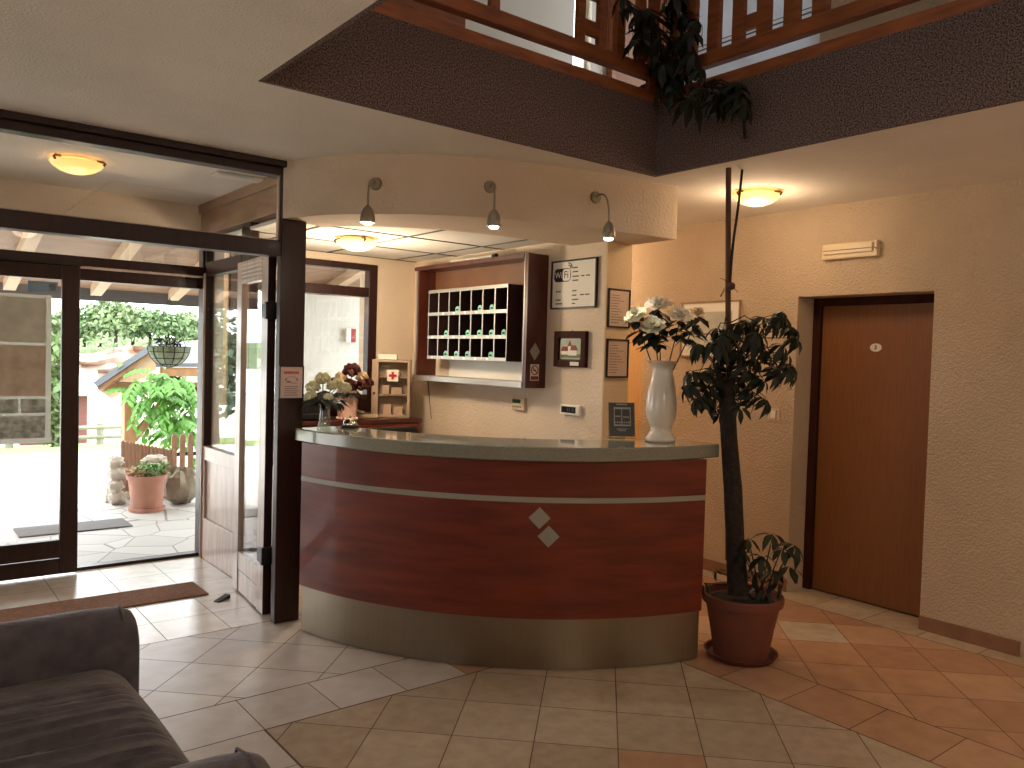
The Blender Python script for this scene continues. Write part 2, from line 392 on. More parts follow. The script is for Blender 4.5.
hallpick = lambda i, j: (iI + 1 if (i, j) in ((0, 1),) or rr.random() < .04 else iT + rr.randrange(3))
region_diag(3.608, 4.725, -.4, 6.1, 1.085, 4.30, hallpick)
region_grid(4.728, 5.1, YB, 6.1, 4.728, 2.79, .4, .335, lambda i, j: iI + rr.randrange(3))
region_diag(.91, 3.605, 3.471, 4.395, -1.635, 3.705, lambda i, j: iP + rr.randrange(3))
region_diag(XL, .907, -.4, 4.395, -1.635, 3.705, lambda i, j: iP + rr.randrange(3))
region_diag(XL, 4.725, YB, -.403, .104, 3.52, lambda i, j: iI + rr.randrange(3))
region_grid(XL, 3.55, 4.398, 6.1, 1.215, 4.72, .34, .337, lambda i, j: iV + rr.randrange(2))
floor.add([(XL, YB, -.003), (5.1, YB, -.003), (5.1, 6.1, -.003), (XL, 6.1, -.003)], [(0, 1, 2, 3)], 0)
floor.box(XL, 5.3, YB, 6.15, -.15, -.004, 0)
struct('floor', floor, FM, 'glazed tile floor with diagonal cream field and terracotta bands', 'floor')

# ceiling slab with the stairwell opening
c = MB()
c.box(XL, X0 - .02, YB, 6.1, CEIL, 3.0); c.box(X1 + .02, 5.1, YB, 6.1, CEIL, 3.0); c.box(X0 - .02, X1 + .02, Y1 + .02, 6.1, CEIL, 3.0); c.box(X0 - .02, X1 + .02, YB, OY0, CEIL, 3.0)
struct('ceiling', c, plaster_ceil, 'rough plaster ceiling around the open stairwell', 'ceiling')
struct('trim_1', MB().box(X0 - .02, X1 + .02, Y1, Y1 + .02, CEIL - .002, 3.0), carpet, 'dark brown carpeted edge of the stairwell facing the entrance hall, left of the corner', 'fascia')
struct('trim_2', MB().box(X1, X1 + .02, OY0, Y1, CEIL - .002, 3.0), carpet, 'dark brown carpeted edge of the stairwell above the room door, right of the corner', 'fascia')
struct('trim_3', MB().box(X0 - .02, X0, OY0, Y1, CEIL, 3.0), carpet, 'carpeted stairwell edge turned away above the sofa', 'fascia')

# right wall with two door openings
w = MB(); d3 = (2.17, 3.06); d2 = (4.44, 5.32); DH = 2.012; DH2 = 1.94
w.box(XR, 5.1, YB, d3[0], 0, CEIL); w.box(XR, 5.1, d3[1], d2[0], 0, CEIL); w.box(XR, 5.1, d2[1], 6.1, 0, CEIL)
w.box(XR, 5.1, d3[0], d3[1], DH, CEIL); w.box(XR, 5.1, d2[0], d2[1], DH2, CEIL)
struct('wall_right', w, plaster, 'rough cream plaster wall with the room doors', 'wall')
def room_door(name, a, label, num):
    t = thing(name, label, 'door', (5.1, (a[0] + a[1]) / 2, 0), WX, kind='structure')
    hw = (a[1] - a[0]) / 2; DH = DH2 if num is None else 2.012
    fr = MB(); fr.box(-hw, -hw + .055, -.03, .06, 0, DH); fr.box(hw - .055, hw, -.03, .06, 0, DH); fr.box(-hw + .055, hw - .055, -.03, .06, DH - .05, DH)
    part('door_frame', fr, red_wood, t, bevel=.004)
    part('door_leaf', MB().box(-hw + .057, hw - .057, 0, .05, .006, DH - .052), door_wood if num else door_pale, t, bevel=.003)
    hd = MB(); hd.lathe([(.012, 0), (.022, 0), (.022, .006), (.012, .006)], (hw - .11, -.01, 1.02)); hd.box(hw - .12, hw - .1, -.012, 0, .94, 1.1); hd.tube([(hw - .11, -.01, 1.05), (hw - .11, -.045, 1.05), (hw - .2, -.045, 1.05)], .008)
    if num:
        pl = MB(); n = 28
        pl.prism_y([(.038 * math.cos(2 * PI * k / n), 1.68 + .027 * math.sin(2 * PI * k / n)) for k in range(n)], -.005, 0)
        p = part('number_plaque', pl, white_pl, t, label='oval white number plaque reading 3')
        p.location.x = (a[0] + a[1]) / 2 - 2.621
        text('numeral', num, .038, ink_b, p, (0, -.0062, 1.68), bold=True)
    else: part('door_handle', hd, chrome, t)
    return t
room_door('door_1', d3, 'orange-brown veneer room door carrying a white 3 plaque', '3')
room_door('door_2', d2, 'orange wooden door in the passage behind the reception wall', None)
bb = MB(); bb.box(XR - .012, XR, 1.63, d3[0], 0, .085)
struct('baseboard_right', bb, terr_skirt, 'terracotta tile skirting right of the room door', 'skirting', bevel=.003)
bb = MB(); bb.box(XR - .012, XR, d3[1], d2[0], 0, .085)
struct('baseboard_passage', bb, terr_skirt, 'terracotta tile skirting between the two room doors', 'skirting', bevel=.003)
struct('wall_end', MB().box(3.77, 5.1, 6.1, 6.3, 0, CEIL), plaster, 'plaster wall closing the passage', 'wall')
struct('wall_light_block', MB().box(5.16, 5.3, YB, 6.3, 0, CEIL), plaster, 'unseen slab added behind the room doors to block leaking daylight', 'wall')  # added backing slab, stops sky light showing under the doors
# reception back wall, its end face carries the notices
XW = 3.55; YW = 3.55
struct('wall_reception', MB().box(XW, 3.77, YW + .012, 6.1, 0, CEIL), plaster_in, 'rough plaster wall behind the reception desk', 'wall')
struct('wall_pier', MB().box(XW, 3.77, YW, YW + .012, 0, CEIL), plaster_orange, 'narrow peach wall end with two framed notices', 'wall')
# office window wall
wz0, wz1, wx0, wx1 = 1.165, 2.262, 2.0, 3.19; YO = 5.82
w = MB(); w.box(1.96, wx0, YO, 6.1, 0, CEIL); w.box(wx1, XW, YO, 6.1, 0, CEIL); w.box(wx0, wx1, YO, 6.1, 0, wz0); w.box(wx0, wx1, YO, 6.1, wz1, CEIL)
struct('wall_office', w, plaster_in, 'plaster wall around the reception window', 'wall')
t = thing('window_1', 'dark framed reception window with top light looking out at a white wall', 'window', (2.6, YO, wz0), 0, kind='structure')
fr = MB(); a0, a1, h = wx0 - 2.6, wx1 - 2.6, wz1 - wz0
fr.box(a0, a0 + .07, -.02, .06, 0, h); fr.box(a1 - .075, a1, -.02, .06, 0, h); fr.box(a0 + .07, a1 - .075, -.02, .06, 0, .05); fr.box(a0 + .07, a1 - .075, -.02, .06, h - .05, h); fr.box(a0 + .07, a1 - .075, -.02, .06, .835, .91)
part('window_frame', fr, dark_wood, t, bevel=.004)
part('window_pane', MB().box(a0 + .07, a1 - .075, .015, .021, .05, .835), glass, t); part('top_light', MB().box(a0 + .07, a1 - .075, .015, .021, .91, h - .05), glass, t)
struct('trim_12', MB().box(wx0, wx1, YO - .018, YO - .001, .9, wz0), dark_wood, 'dark wooden apron panel under the reception window', 'panelling')
# suspended office ceiling
c = MB(); cz = 2.325
c.box(2.12, XW, 4.0, 4.4, cz, cz + .02); c.box(1.9, XW, 4.4, YO, cz, cz + .02)
struct('ceiling_office', c, ceil_tile, 'suspended pale tile ceiling above the reception', 'ceiling')
c = MB()
for k in range(3): c.box(1.92, XW, 4.6 + k * .6 - .008, 4.6 + k * .6 + .008, cz - .005, cz)
for k in range(3): c.box(2.15 + k * .6 - .008, 2.15 + k * .6 + .008, 4.02, YO, cz - .005, cz)
struct('trim_4', c, grid_dark, 'dark grid lines of the suspended reception ceiling', 'ceiling grid')
# curved bulkhead above the counter
BZ = 2.285
def smooth_path(pts, n=8):
    out = []
    P = [pts[0]] + list(pts) + [pts[-1]]
    for i in range(1, len(P) - 2):
        for k in range(n):
            t = k / n; a, b, c_, d = (Vector(P[i - 1]), Vector(P[i]), Vector(P[i + 1]), Vector(P[i + 2]))
            out.append(.5 * ((2 * b) + (c_ - a) * t + (2 * a - 5 * b + 4 * c_ - d) * t * t + (3 * b - a - 3 * c_ + d) * t ** 3))
    out.append(Vector(pts[-1])); return out
bf = smooth_path([(1.775, 4.325), (1.90, 4.03), (2.08, 3.79), (2.32, 3.575), (2.6, 3.425), (2.95, 3.32), (3.35, 3.245), (3.75, 3.195)])
bi = smooth_path([(2.07, 4.44), (2.14, 4.32), (2.3, 4.16), (2.58, 3.99), (2.9, 3.91), (3.2, 3.89), (3.4, 3.885), (XW, 3.88)])
bm_ = MB(); n = len(bf)
vs = []
for i in range(n): vs += [(bf[i].x, bf[i].y, BZ), (bf[i].x, bf[i].y, CEIL), (bi[i].x, bi[i].y, CEIL), (bi[i].x, bi[i].y, BZ)]
fs = []
for i in range(n - 1):
    for k in range(4): fs.append((i * 4 + k, i * 4 + 4 + k, i * 4 + 4 + (k + 1) % 4, i * 4 + (k + 1) % 4))
fs += [(0, 1, 2, 3), ((n - 1) * 4 + 3, (n - 1) * 4 + 2, (n - 1) * 4 + 1, (n - 1) * 4)]
bm_.add(vs, fs); bm_.prism([(3.7502, 3.195), (3.77, 3.195), (3.77, YW - .001), (3.646, YW - .001)], BZ, CEIL)
struct('trim_5', bm_, plaster_bulk, 'curved plaster bulkhead above the reception counter carrying three spotlights', 'bulkhead', smooth=35)

# entrance partition
YP = 4.33
p = MB(); p.box(1.772, 1.92, YP, YP + .055, 0, BZ); p.box(1.772, 1.805, YP, YP + .055, BZ, CEIL)
struct('trim_6', p, dark_wood, 'dark stained post beside the reception counter', 'post', bevel=.004)
p = MB(); p.box(XL, 1.80, YP - .03, YP + .1, 2.565, CEIL); p.box(XL, 1.78, YP, YP + .09, 2.52, 2.565)
struct('trim_7', p, dark_wood, 'dark wooden header under the ceiling across the entrance', 'beam', bevel=.005)
p = MB(); p.box(XL, 1.771, YP, YP + .1, 2.075, 2.16)
struct('trim_8', p, dark_wood, 'dark wooden transom bar across the inner entrance', 'beam', bevel=.004)
t = thing('window_2', 'wide clear glass strip above the inner entrance transom', 'window', (1.7, YP + .04, 2.16), kind='structure')
part('window_pane', MB().box(XL - 1.7, .062, 0, .006, .0, .36), glass, t)
fr = MB(); fr.box(XL - 1.7, .062, -.012, .018, 0, .008); fr.box(.064, .071, -.012, .018, .008, .36)
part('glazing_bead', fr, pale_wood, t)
# inner leaf, folded back into the lobby
t = thing('door_3', 'glazed inner entrance door leaf standing open against the lobby side', 'door', (1.787, 4.492, .012), math.radians(-5), kind='structure')
fr = MB(); fr.box(-.022, .022, 0, .125, 0, 2.09); fr.box(-.022, .022, .555, .665, 0, 2.09); fr.box(-.022, .022, .125, .555, 1.95, 2.09); fr.box(-.018, .018, .125, .555, .14, .25); fr.box(-.016, .016, .125, .555, 0, .134)
for k in range(5): fr.box(-.0245, -.021, .125, .555, 1.966 + k * .025, 1.980 + k * .025)
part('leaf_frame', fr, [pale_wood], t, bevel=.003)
part('leaf_edge', MB().box(-.0225, .0225, -.006, 0, 0, 2.09), dark_wood, t)
part('glass_pane', MB().box(-.004, .004, .125, .555, .25, 1.95), glass, t)
for z in (1.715, .30):
    hb = MB(); hb.box(-.045, .05, -.045, -.007, z, z + .1); hb.box(-.045, -.025, -.03, .05, z + .01, z + .09); part('hinge', hb, black, t, bevel=.004)
# lobby side glazing
t = thing('window_3', 'tall glazed lobby side panel over a pale wooden dado', 'window', (1.9, 4.47, 0), kind='structure')
fr = MB(); A, B = 0, 1.63
fr.box(0, .06, B - .07, B, .83, 2.39); fr.box(0, .06, .68, .84, .83, 2.39); fr.box(0, .06, A, A + .08, 0, 2.39); 
fr.box(0, .06, A + .08, .68, 2.08, 2.18); fr.box(0, .06, .84, B - .07, 2.08, 2.18)
part('mullions', fr, dark_wood, t, bevel=.004)
part('head_beam', MB().box(-.02, .06, A, B, 2.375, 2.535).box(-.04, .06, A, B, 2.535, CEIL), tan_wood, t, bevel=.004)
fr = MB(); fr.box(0, .06, A + .08, B, .73, .83); fr.box(0, .06, A + .08, B, 0, .30); fr.box(0, .06, B - .1, B, .30, .73); fr.box(0, .06, A + .08, A + .5, .30, .73); fr.box(.02, .05, A + .5, B - .1, .30, .73)
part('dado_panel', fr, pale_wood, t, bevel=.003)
part('side_pane', MB().box(.026, .034, .84, B - .07, .83, 2.08), glass, t); part('side_pane', MB().box(.026, .034, A + .08, .68, .83, 2.08), glass, t)
part('upper_pane', MB().box(.026, .034, A + .08, B - .07, 2.18, 2.39), glass, t)
# outer entrance
YE = 6.1
w = MB(); w.box(XL, 1.96, YE, YE + .2, 2.33, CEIL)
struct('wall_entrance', w, plaster_in, 'plaster wall above the outer entrance glazing', 'wall')
p = MB(); p.box(XL, 1.9, YE, YE + .1, 2.085, 2.15); p.box(XL, 1.9, YE, YE + .1, 2.29, 2.33); p.box(1.08, 1.9, YE + .02, YE + .1, 1.99, 2.07); p.box(1.9, 1.99, YE - .06, YE + .1, 0, 2.39); p.box(1.08, 1.9, YE + .005, YE + .09, 0, .02)
struct('trim_9', p, dark_wood, 'dark frame and header of the outer sliding entrance', 'door frame', bevel=.003)
p = MB(); p.box(XL, 1.9, YE - .004, YE, 2.07, 2.084); p.box(1.885, 1.9, YE - .07, YE - .06, 0, 2.1)
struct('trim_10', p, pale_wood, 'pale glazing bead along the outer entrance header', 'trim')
t = thing('window_4', 'narrow glass strip above the outer entrance header', 'window', (1.9, YE + .04, 2.15), kind='structure')
part('window_pane', MB().box(XL - 1.9, 0, 0, .006, 0, .14), glass, t)
t = thing('door_4', 'dark framed sliding entrance door leaf with a poster on its glass', 'door', (.54, YE - .05, .012), kind='structure')
fr = MB(); fr.box(.43, .537, -.02, .025, 0, 2.06); fr.box(-.54, -.43, -.02, .025, 0, 2.06); fr.box(-.43, .43, -.02, .025, 1.965, 2.06); fr.box(-.43, .43, -.02, .025, .11, .23); fr.box(-.43, .43, -.016, .021, 0, .104)
part('leaf_frame', fr, dark_wood, t, bevel=.004)
part('glass_pane', MB().box(-.43, .43, 0, .006, .23, 1.965), glass, t)
part('track', MB().box(XL - .54, .54, -.03, .03, 2.062, 2.072), metal_dk, t)
w = MB(); w.box(XL, 0, YE - .02, YE + .02, 0, 2.085)
struct('window_5', w, glass, 'fixed entrance glazing left of the sliding leaf', 'window')
# unseen sides of the room
w = MB(); w.box(XL - .2, XL, YB, 1.0, 0, 5.4); w.box(XL - .2, XL, 2.2, 6.3, 0, 5.4); w.box(XL - .2, XL, 1.0, 2.2, 0, .85); w.box(XL - .2, XL, 1.0, 2.2, 2.05, 5.4); struct('wall_left', w, plaster, 'plaster wall on the sofa side of the hall', 'wall')
t = thing('window_8', 'plain glazed window on the sofa side of the hall', 'window', (XL - .1, 1.6, .85), 0, kind='structure')
fr = MB(); fr.box(-.05, .05, -.6, -.54, 0, 1.2); fr.box(-.05, .05, .54, .6, 0, 1.2); fr.box(-.05, .05, -.54, .54, 0, .06); fr.box(-.05, .05, -.54, .54, 1.14, 1.2)
part('window_frame', fr, dark_wood, t); part('window_pane', MB().box(-.004, .004, -.54, .54, .06, 1.14), glass, t)
w = MB(); w.box(XL, 5.3, YB - .2, YB, 0, 5.4)
struct('wall_front', w, plaster, 'plaster wall behind the viewer', 'wall')

# ------------------------------------------------------------------ upstairs gallery
UY = 5.0; UX = 5.7; UC = 5.4
w = MB(); w.box(XL, 4.52, UY, UY + .2, 3.0, UC); w.box(4.52, 4.72, UY, UY + .2, 3.0, 3.35); w.box(4.72, UX, UY, UY + .2, 3.0, UC); w.box(4.52, 4.72, UY, UY + .2, 4.9, UC)
struct('trim_11', MB().box(XL, 3.40, UY - .05, UY - .001, 3.012, 4.6), rail_wood, 'brown wooden panelling on the upstairs wall', 'panelling')
struct('wall_upper_back', w, white_up, 'cream upstairs wall behind the gallery railing', 'wall')
w = MB(); w.box(UX, UX + .2, YB, 3.48, 3.0, UC); w.box(UX, UX + .2, 3.48, UY + .2, 5.0, UC); w.box(UX, UX + .2, 4.9, UY + .2, 3.0, 5.0)
struct('wall_upper_right', w, plaster, 'plaster wall of the upper gallery', 'wall')
struct('ceiling_upper', MB().box(XL, UX + .2, YB, UY + .2, UC, UC + .15), white_up, 'white ceiling over the upper gallery', 'ceiling')
struct('floor_upper', MB().box(X1 + .03, UX, YB, UY, 3.0, 3.012).box(X0, X1 + .03, Y1 + .03, UY, 3.0, 3.012), tan_wood, 'wooden floor of the upper gallery', 'floor')
t = thing('window_6', 'large bright upstairs window with white frame', 'window', (UX + .05, 4.19, 3.0), kind='structure')
fr = MB()
for y in (-.68, 0, .68): fr.box(0, .06, y - .03, y + .03, 0, 2)
for z in (0, .98, 1.95): fr.box(0, .06, -.71, .71, z, z + .05)
part('window_frame', fr, white_pl, t); part('window_pane', MB().box(.03, .036, -.71, .71, 0, 2), glass, t)
bl = MB(); bl.box(-.035, -.03, -.70, .70, 0.01, 1.98)
part('roller_blind', bl, blind_m, t)
bl = MB(); bl.box(-.038, -.03, -.70, .70, 1.30, 1.312); bl.box(-.038, -.03, -.70, .70, 1.34, 1.346); part('blind_hem', bl, ink, t)
t = thing('window_7', 'narrow white framed upstairs window behind the railing corner', 'window', (4.62, UY + .05, 3.35), kind='structure')
fr = MB(); fr.box(-.1, -.07, 0, .06, 0, 1.55); fr.box(.07, .1, 0, .06, 0, 1.55); fr.box(-.07, .07, 0, .06, 0, .05); fr.box(-.07, .07, 0, .06, 1.5, 1.55)
part('window_frame', fr, white_pl, t); part('window_pane', MB().box(-.07, .07, .03, .036, .05, 1.5), glass, t)
t = thing('door_5', 'orange-brown wooden door upstairs behind the railing', 'door', (5.26, UY - .03, 3.012), kind='structure')
part('door_leaf', MB().box(-.3, .3, -.02, .02, 0, 2.0), door_wood, t, bevel=.004)
fr = MB(); fr.box(-.35, -.3, -.04, .03, 0, 2.06); fr.box(.3, .35, -.04, .03, 0, 2.06); fr.box(-.3, .3, -.04, .03, 2.0, 2.06); part('door_frame', fr, rail_wood, t, bevel=.004)

# railing: local x along the run, y = thickness
def railing(label, loc, rz, length, px_list, sq_list):
    t = thing('gallery_railing', label, 'railing', loc, rz, 'gallery railings')
    part('base_board', MB().box(0, length, -.02, .03, 0, .062), rail_wood, t, bevel=.004)
    part('bottom_rail', MB().box(0, length, -.025, .035, .128, .2), rail_wood, t, bevel=.006)
    part('top_rail', MB().box(0, length, -.03, .04, .87, .95), rail_wood, t, bevel=.01)
    for x, wd, z0 in px_list: part('baluster', MB().box(x - wd / 2, x + wd / 2, -.012, .022, z0, .87), rail_wood, t, bevel=.003)
    for x, wd in sq_list:
        for z in (.25, .44, .63): part('cross_block', MB().box(x - wd / 2, x + wd / 2, -.010, .020, z, z + .075), rail_wood, t, bevel=.003)
    return t
# left run: x measured from X0 along +X, at Y = 3.1
bl, sq = [(.06, .1, .062)], []
for a_, b_ in ((.30, .35), (.45, .51), (1.091, 1.145), (1.654, 1.703), (1.804, 1.863), (1.935, 2.0), (2.10, 2.16)): bl.append(((a_ + b_) / 2, b_ - a_, .2))
sq = [(.40, .1), (1.7535, .101)]
bl += [(2.24, .07, .062)]
railing('brown wooden gallery railing facing the entrance, left of the trailing plant', (X0, Y1 + .02, 3.0), 0, X1 - X0 + .02, bl, sq)
# right run along -Y from the corner
bl = []
for a_, b_ in ((.08, .13), (.20, .26), (.34, .416), (.499, .567), (.646, .722), (.801, .884), (.953, 1.036), (1.4, 1.48), (1.58, 1.66), (2.1, 2.18), (2.6, 2.68), (3.1, 3.18)): bl.append(((a_ + b_) / 2, b_ - a_, .2))
sq = [(.6065, .079), (1.53, .1)]
railing('brown wooden gallery railing above the room door, right of the trailing plant', (X1 + .02, Y1 + .02, 3.0), WX, 3.6, bl, sq)

# ------------------------------------------------------------------ reception counter
CC = (3.745, 4.504); CR = 1.941
aL, aR = math.radians(190.6), math.radians(258.8)
t = thing('reception_counter', 'curved mahogany reception counter with grey top and steel kick plate', 'reception counter', (CC[0] + CR * math.cos(math.radians(225)), CC[1] + CR * math.sin(math.radians(225)), 0))
CT = 1.12; CU = 1.05
b = MB().arc(CC, CR - .035, CR, aL, aR, .262, .838, 64); b.arc(CC, CR - .035, CR, aL, aR, .868, CU, 64); b.arc(CC, CR - .035, CR - .004, aL, aR, .838, .868, 64)
part('front_panel', b, mahog, t, world=True, smooth=30)
part('kick_plate', MB().arc(CC, CR - .05, CR - .018, aL, aR, .006, .262, 64), steel, t, world=True, smooth=30, label='brushed steel kick plate')
part('inlay_strip', MB().arc(CC, CR - .004, CR + .0015, aL, aR, .840, .866, 64), grey_lam, t, world=True, smooth=30, label='grey inlay line')
RS = [(186, 1.92), (200, 1.955), (214, 1.99), (225, 2.0), (238, 1.985), (250, 1.945), (264, 1.885)]
def slab_r(a):
    for (a0, r0), (a1, r1) in zip(RS, RS[1:]):
        if a <= a1: u = (a - a0) / (a1 - a0); u = u * u * (3 - 2 * u) * .5 + u * .5; return r0 + (r1 - r0) * u
    return RS[-1][1]
sl = MB(); vs = []; ns_ = 80
for i in range(ns_ + 1):
    a = 187.6 + (262.9 - 187.6) * i / ns_; ca, sa = math.cos(math.radians(a)), math.sin(math.radians(a)); ro = slab_r(a); ri = 1.60
    vs += [(CC[0] + ro * ca, CC[1] + ro * sa, CU), (CC[0] + ro * ca, CC[1] + ro * sa, CT), (CC[0] + ri * ca, CC[1] + ri * sa, CT), (CC[0] + ri * ca, CC[1] + ri * sa, CU)]
fs = [(i * 4 + k, i * 4 + 4 + k, i * 4 + 4 + (k + 1) % 4, i * 4 + (k + 1) % 4) for i in range(ns_) for k in range(4)] + [(0, 1, 2, 3), (ns_ * 4 + 3, ns_ * 4 + 2, ns_ * 4 + 1, ns_ * 4)]
sl.add(vs, fs)
part('countertop', sl, slab_mat, t, world=True, smooth=30, bevel=.006, label='glossy grey green countertop')
ep = MB()
for a in (aR - .012,): 
    ca, sa = math.cos(a), math.sin(a); nx, ny = -sa * .015, ca * .015
    ep.prism([(CC[0] + 1.62 * ca - nx, CC[1] + 1.62 * sa - ny), (CC[0] + (CR - .05) * ca - nx, CC[1] + (CR - .05) * sa - ny), (CC[0] + (CR - .05) * ca + nx, CC[1] + (CR - .05) * sa + ny), (CC[0] + 1.62 * ca + nx, CC[1] + 1.62 * sa + ny)], .006, CU - .001)
part('end_panel', ep, mahog, t, world=True)
part('desk_shelf', MB().arc(CC, 1.25, CR - .06, aL + .25, aR - .05, .72, .75, 40), mahog, t, world=True)
for px, py in ((539.5, 518), (548.5, 536.5)):
    q = at_cyl(px, py, CC, CR); a = math.atan2(q.y - CC[1], q.x - CC[0]); h = .054
    d = MB(); tx, ty = -math.sin(a), math.cos(a); nx, ny = math.cos(a), math.sin(a)
    fr_, bk = [], []
    for du, dz in ((-h, 0), (0, -h), (h, 0), (0, h)):
        fr_.append((q.x + tx * du + nx * .003, q.y + ty * du + ny * .003, q.z + dz)); bk.append((q.x + tx * du - nx * .004, q.y + ty * du - ny * .004, q.z + dz))
    d.add(fr_ + bk, [(0, 1, 2, 3), (7, 6, 5, 4)] + [(i, 4 + i, 4 + (i + 1) % 4, (i + 1) % 4) for i in range(4)])
    part('diamond_inlay', d, grey_lam, t, world=True)

# ------------------------------------------------------------------ things behind the counter
# key cabinet on the reception wall; local x right, y into the wall (wall plane y = 0)
kc = thing('key_cabinet', 'dark brown open wall cabinet holding the key rack', 'cabinet', (XW, 5.49, 1.347), WX)
KW, KH, KD = 1.385, .895, .175     # local x from 0 (far left) to KW
part('side_panel', MB().box(KW - .035, KW, -KD, 0, 0, KH), cab_wood, kc, bevel=.002)
part('side_panel', MB().box(0, .03, -KD, 0, 0.04, KH - .03), cab_wood, kc, bevel=.002)
part('top_panel', MB().box(-.03, KW - .036, -KD - .01, 0, KH - .03, KH), cab_wood, kc, bevel=.002)
part('bottom_shelf', MB().box(-.03, KW - .036, -KD - .005, 0, 0, .04), alu, kc, bevel=.002, label='pale grey bottom shelf')
part('back_panel', MB().box(.03, KW - .036, -.02, 0, .2, KH - .03), cab_back, kc); part('lower_back_panel', MB().box(.25, KW - .036, -.02, 0, .04, .2), white_pl, kc, label='white lower back panel')
part('edge_trim', MB().box(KW - .036, KW - .030, -KD - .004, -KD, .04, KH), alu, kc, label='pale metal edge trim'); part('edge_trim', MB().box(-.004, .012, -KD - .006, -KD, .04, KH - .03), alu, kc, label='pale metal edge trim')
dm = MB(); c0 = (KW + .003)
dm.add([(KW + .002, -.1 - .045, .245), (KW + .002, -.1, .185), (KW + .002, -.1 + .045, .245), (KW + .002, -.1, .305), (KW - .002, -.145, .245), (KW - .002, -.1, .185), (KW - .002, -.055, .245), (KW - .002, -.1, .305)], [(0, 1, 2, 3), (7, 6, 5, 4), (0, 4, 5, 1), (1, 5, 6, 2), (2, 6, 7, 3), (3, 7, 4, 0)])
part('diamond_inlay', dm, grey_lam, kc)
st = part('no_smoking_sticker', MB().box(KW, KW + .002, -.135, -.06, .05, .16), paper, kc, label='white sticker with a red prohibition ring')
rg = MB(); pts = [(KW + .003, -.0975 + .029 * math.cos(2 * PI * k / 24), .12 + .029 * math.sin(2 * PI * k / 24)) for k in range(25)]; rg.tube(pts, .0035, 6); rg.tube([(KW + .003, -.0975 - .02, .141), (KW + .003, -.0975 + .02, .099)], .003, 6); part('prohibition_ring', rg, crimson, st)
part('caption_bar', MB().box(KW + .002, KW + .0035, -.13, -.065, .056, .08), crimson, st)
part('cigarette_mark', MB().box(KW + .002, KW + .003, -.113, -.083, .116, .123), ink_b, st)
# rack of pigeonholes
rk = thing('key_rack', 'dark pigeonhole key rack with three rows inside the wall cabinet', 'key rack', (XW - .02, 5.325, 1.52), WX)
RW, RH, RD = 1.0, .53, .15
xs = [RW * i / 7 for i in range(8)]; zs = [0, .168, .345, .53]
part('carcass', MB().box(0, RW, -.012, 0, 0, RH).box(RW - .012, RW, -RD + .004, -.012, 0, RH).box(0, .012, -RD + .004, -.012, 0, RH), rack_dark, rk)
part('shelf_board', MB().box(.012, RW - .012, -RD + .004, -.012, 0, .012), rack_dark, rk)
for z in zs[1:]: part('shelf_board', MB().box(.012, RW - .012, -RD + .004, -.012, z - .012, z), rack_dark, rk)
for x in xs[1:-1]: part('divider', MB().box(x - .005, x + .005, -RD + .004, -.012, .012, RH - .012), rack_dark, rk)
ft = MB()
for x in xs: ft.box(max(0, x - .006), min(RW, x + .006), -RD, -RD + .004, 0, RH)
for z in (0, .156, .333, .506): ft.box(0, RW, -RD - .002, -RD + .004, z, z + .024)
part('front_edging', ft, alu, rk, label='pale metal front edging')
for r_, cols in ((2, (1, 2, 3, 4, 5)), (1, (0, 1, 2, 3, 4, 5, 6)), (0, (0, 1, 2, 3, 4, 5))):
    for c_ in cols:
        x = (xs[c_] + xs[c_ + 1]) / 2; z = (0, .156, .333)[r_] + .012
        part('number_label', MB().box(x - .012, x + .012, -RD - .004, -RD - .002, z - .009, z + .009), white_pl, rk)
ordn = ['first', 'second', 'third', 'fourth', 'fifth', 'sixth', 'seventh']; rown = ['bottom', 'middle', 'top']
kproto = None
for r_, cols in ((2, (2, 4, 5)), (1, (1, 3, 4, 5, 6)), (0, (1, 2, 3, 5))):
    for c_ in cols:
        x = (xs[c_] + xs[c_ + 1]) / 2 + .012; z = (0.012, .168, .345)[r_] + .001
        lab = 'green key tag in the %s pigeonhole from the left, %s row of the rack' % (ordn[c_], rown[r_])
        if kproto is None:
            kproto = thing('room_key', lab, 'key', (0, 0, 0), WX, 'room keys in the rack')
            n = 20; d = MB(); d.prism_y([(.026 * math.cos(2 * PI * k / n), .026 + .026 * math.sin(2 * PI * k / n)) for k in range(n)], -.012, 0); part('tag', d, green_key, kproto, bevel=.002)
            part('tag_print', MB().box(-.014, .014, -.0135, -.012, .020, .032), ink_b, kproto)
            part('key_blade', MB().box(-.03, .03, .0, .012, 0, .006), chrome, kproto)
            o = kproto
        else: o = dup(kproto); o['label'] = lab
        o.location = (XW - .02 - (RD - .03), 5.325 - x, 1.52 + z)
# light strip and camera on the cabinet
t = thing('light_strip', 'white tube light strip lying on top of the key cabinet', 'lamp', (3.43, 4.82, 2.2435), WX)
part('tube', MB().tube([(-.25, 0, .016), (.25, 0, .016)], .013, 12), white_pl, t, smooth=40); part('holder', MB().box(-.25, .25, -.012, .012, 0, .008), white_pl, t); part('end_cap', MB().tube([(.25, 0, .016), (.29, 0, .02)], .016, 12), black, t); part('end_cap', MB().tube([(-.25, 0, .016), (-.27, 0, .016)], .015, 12), white_pl, t)
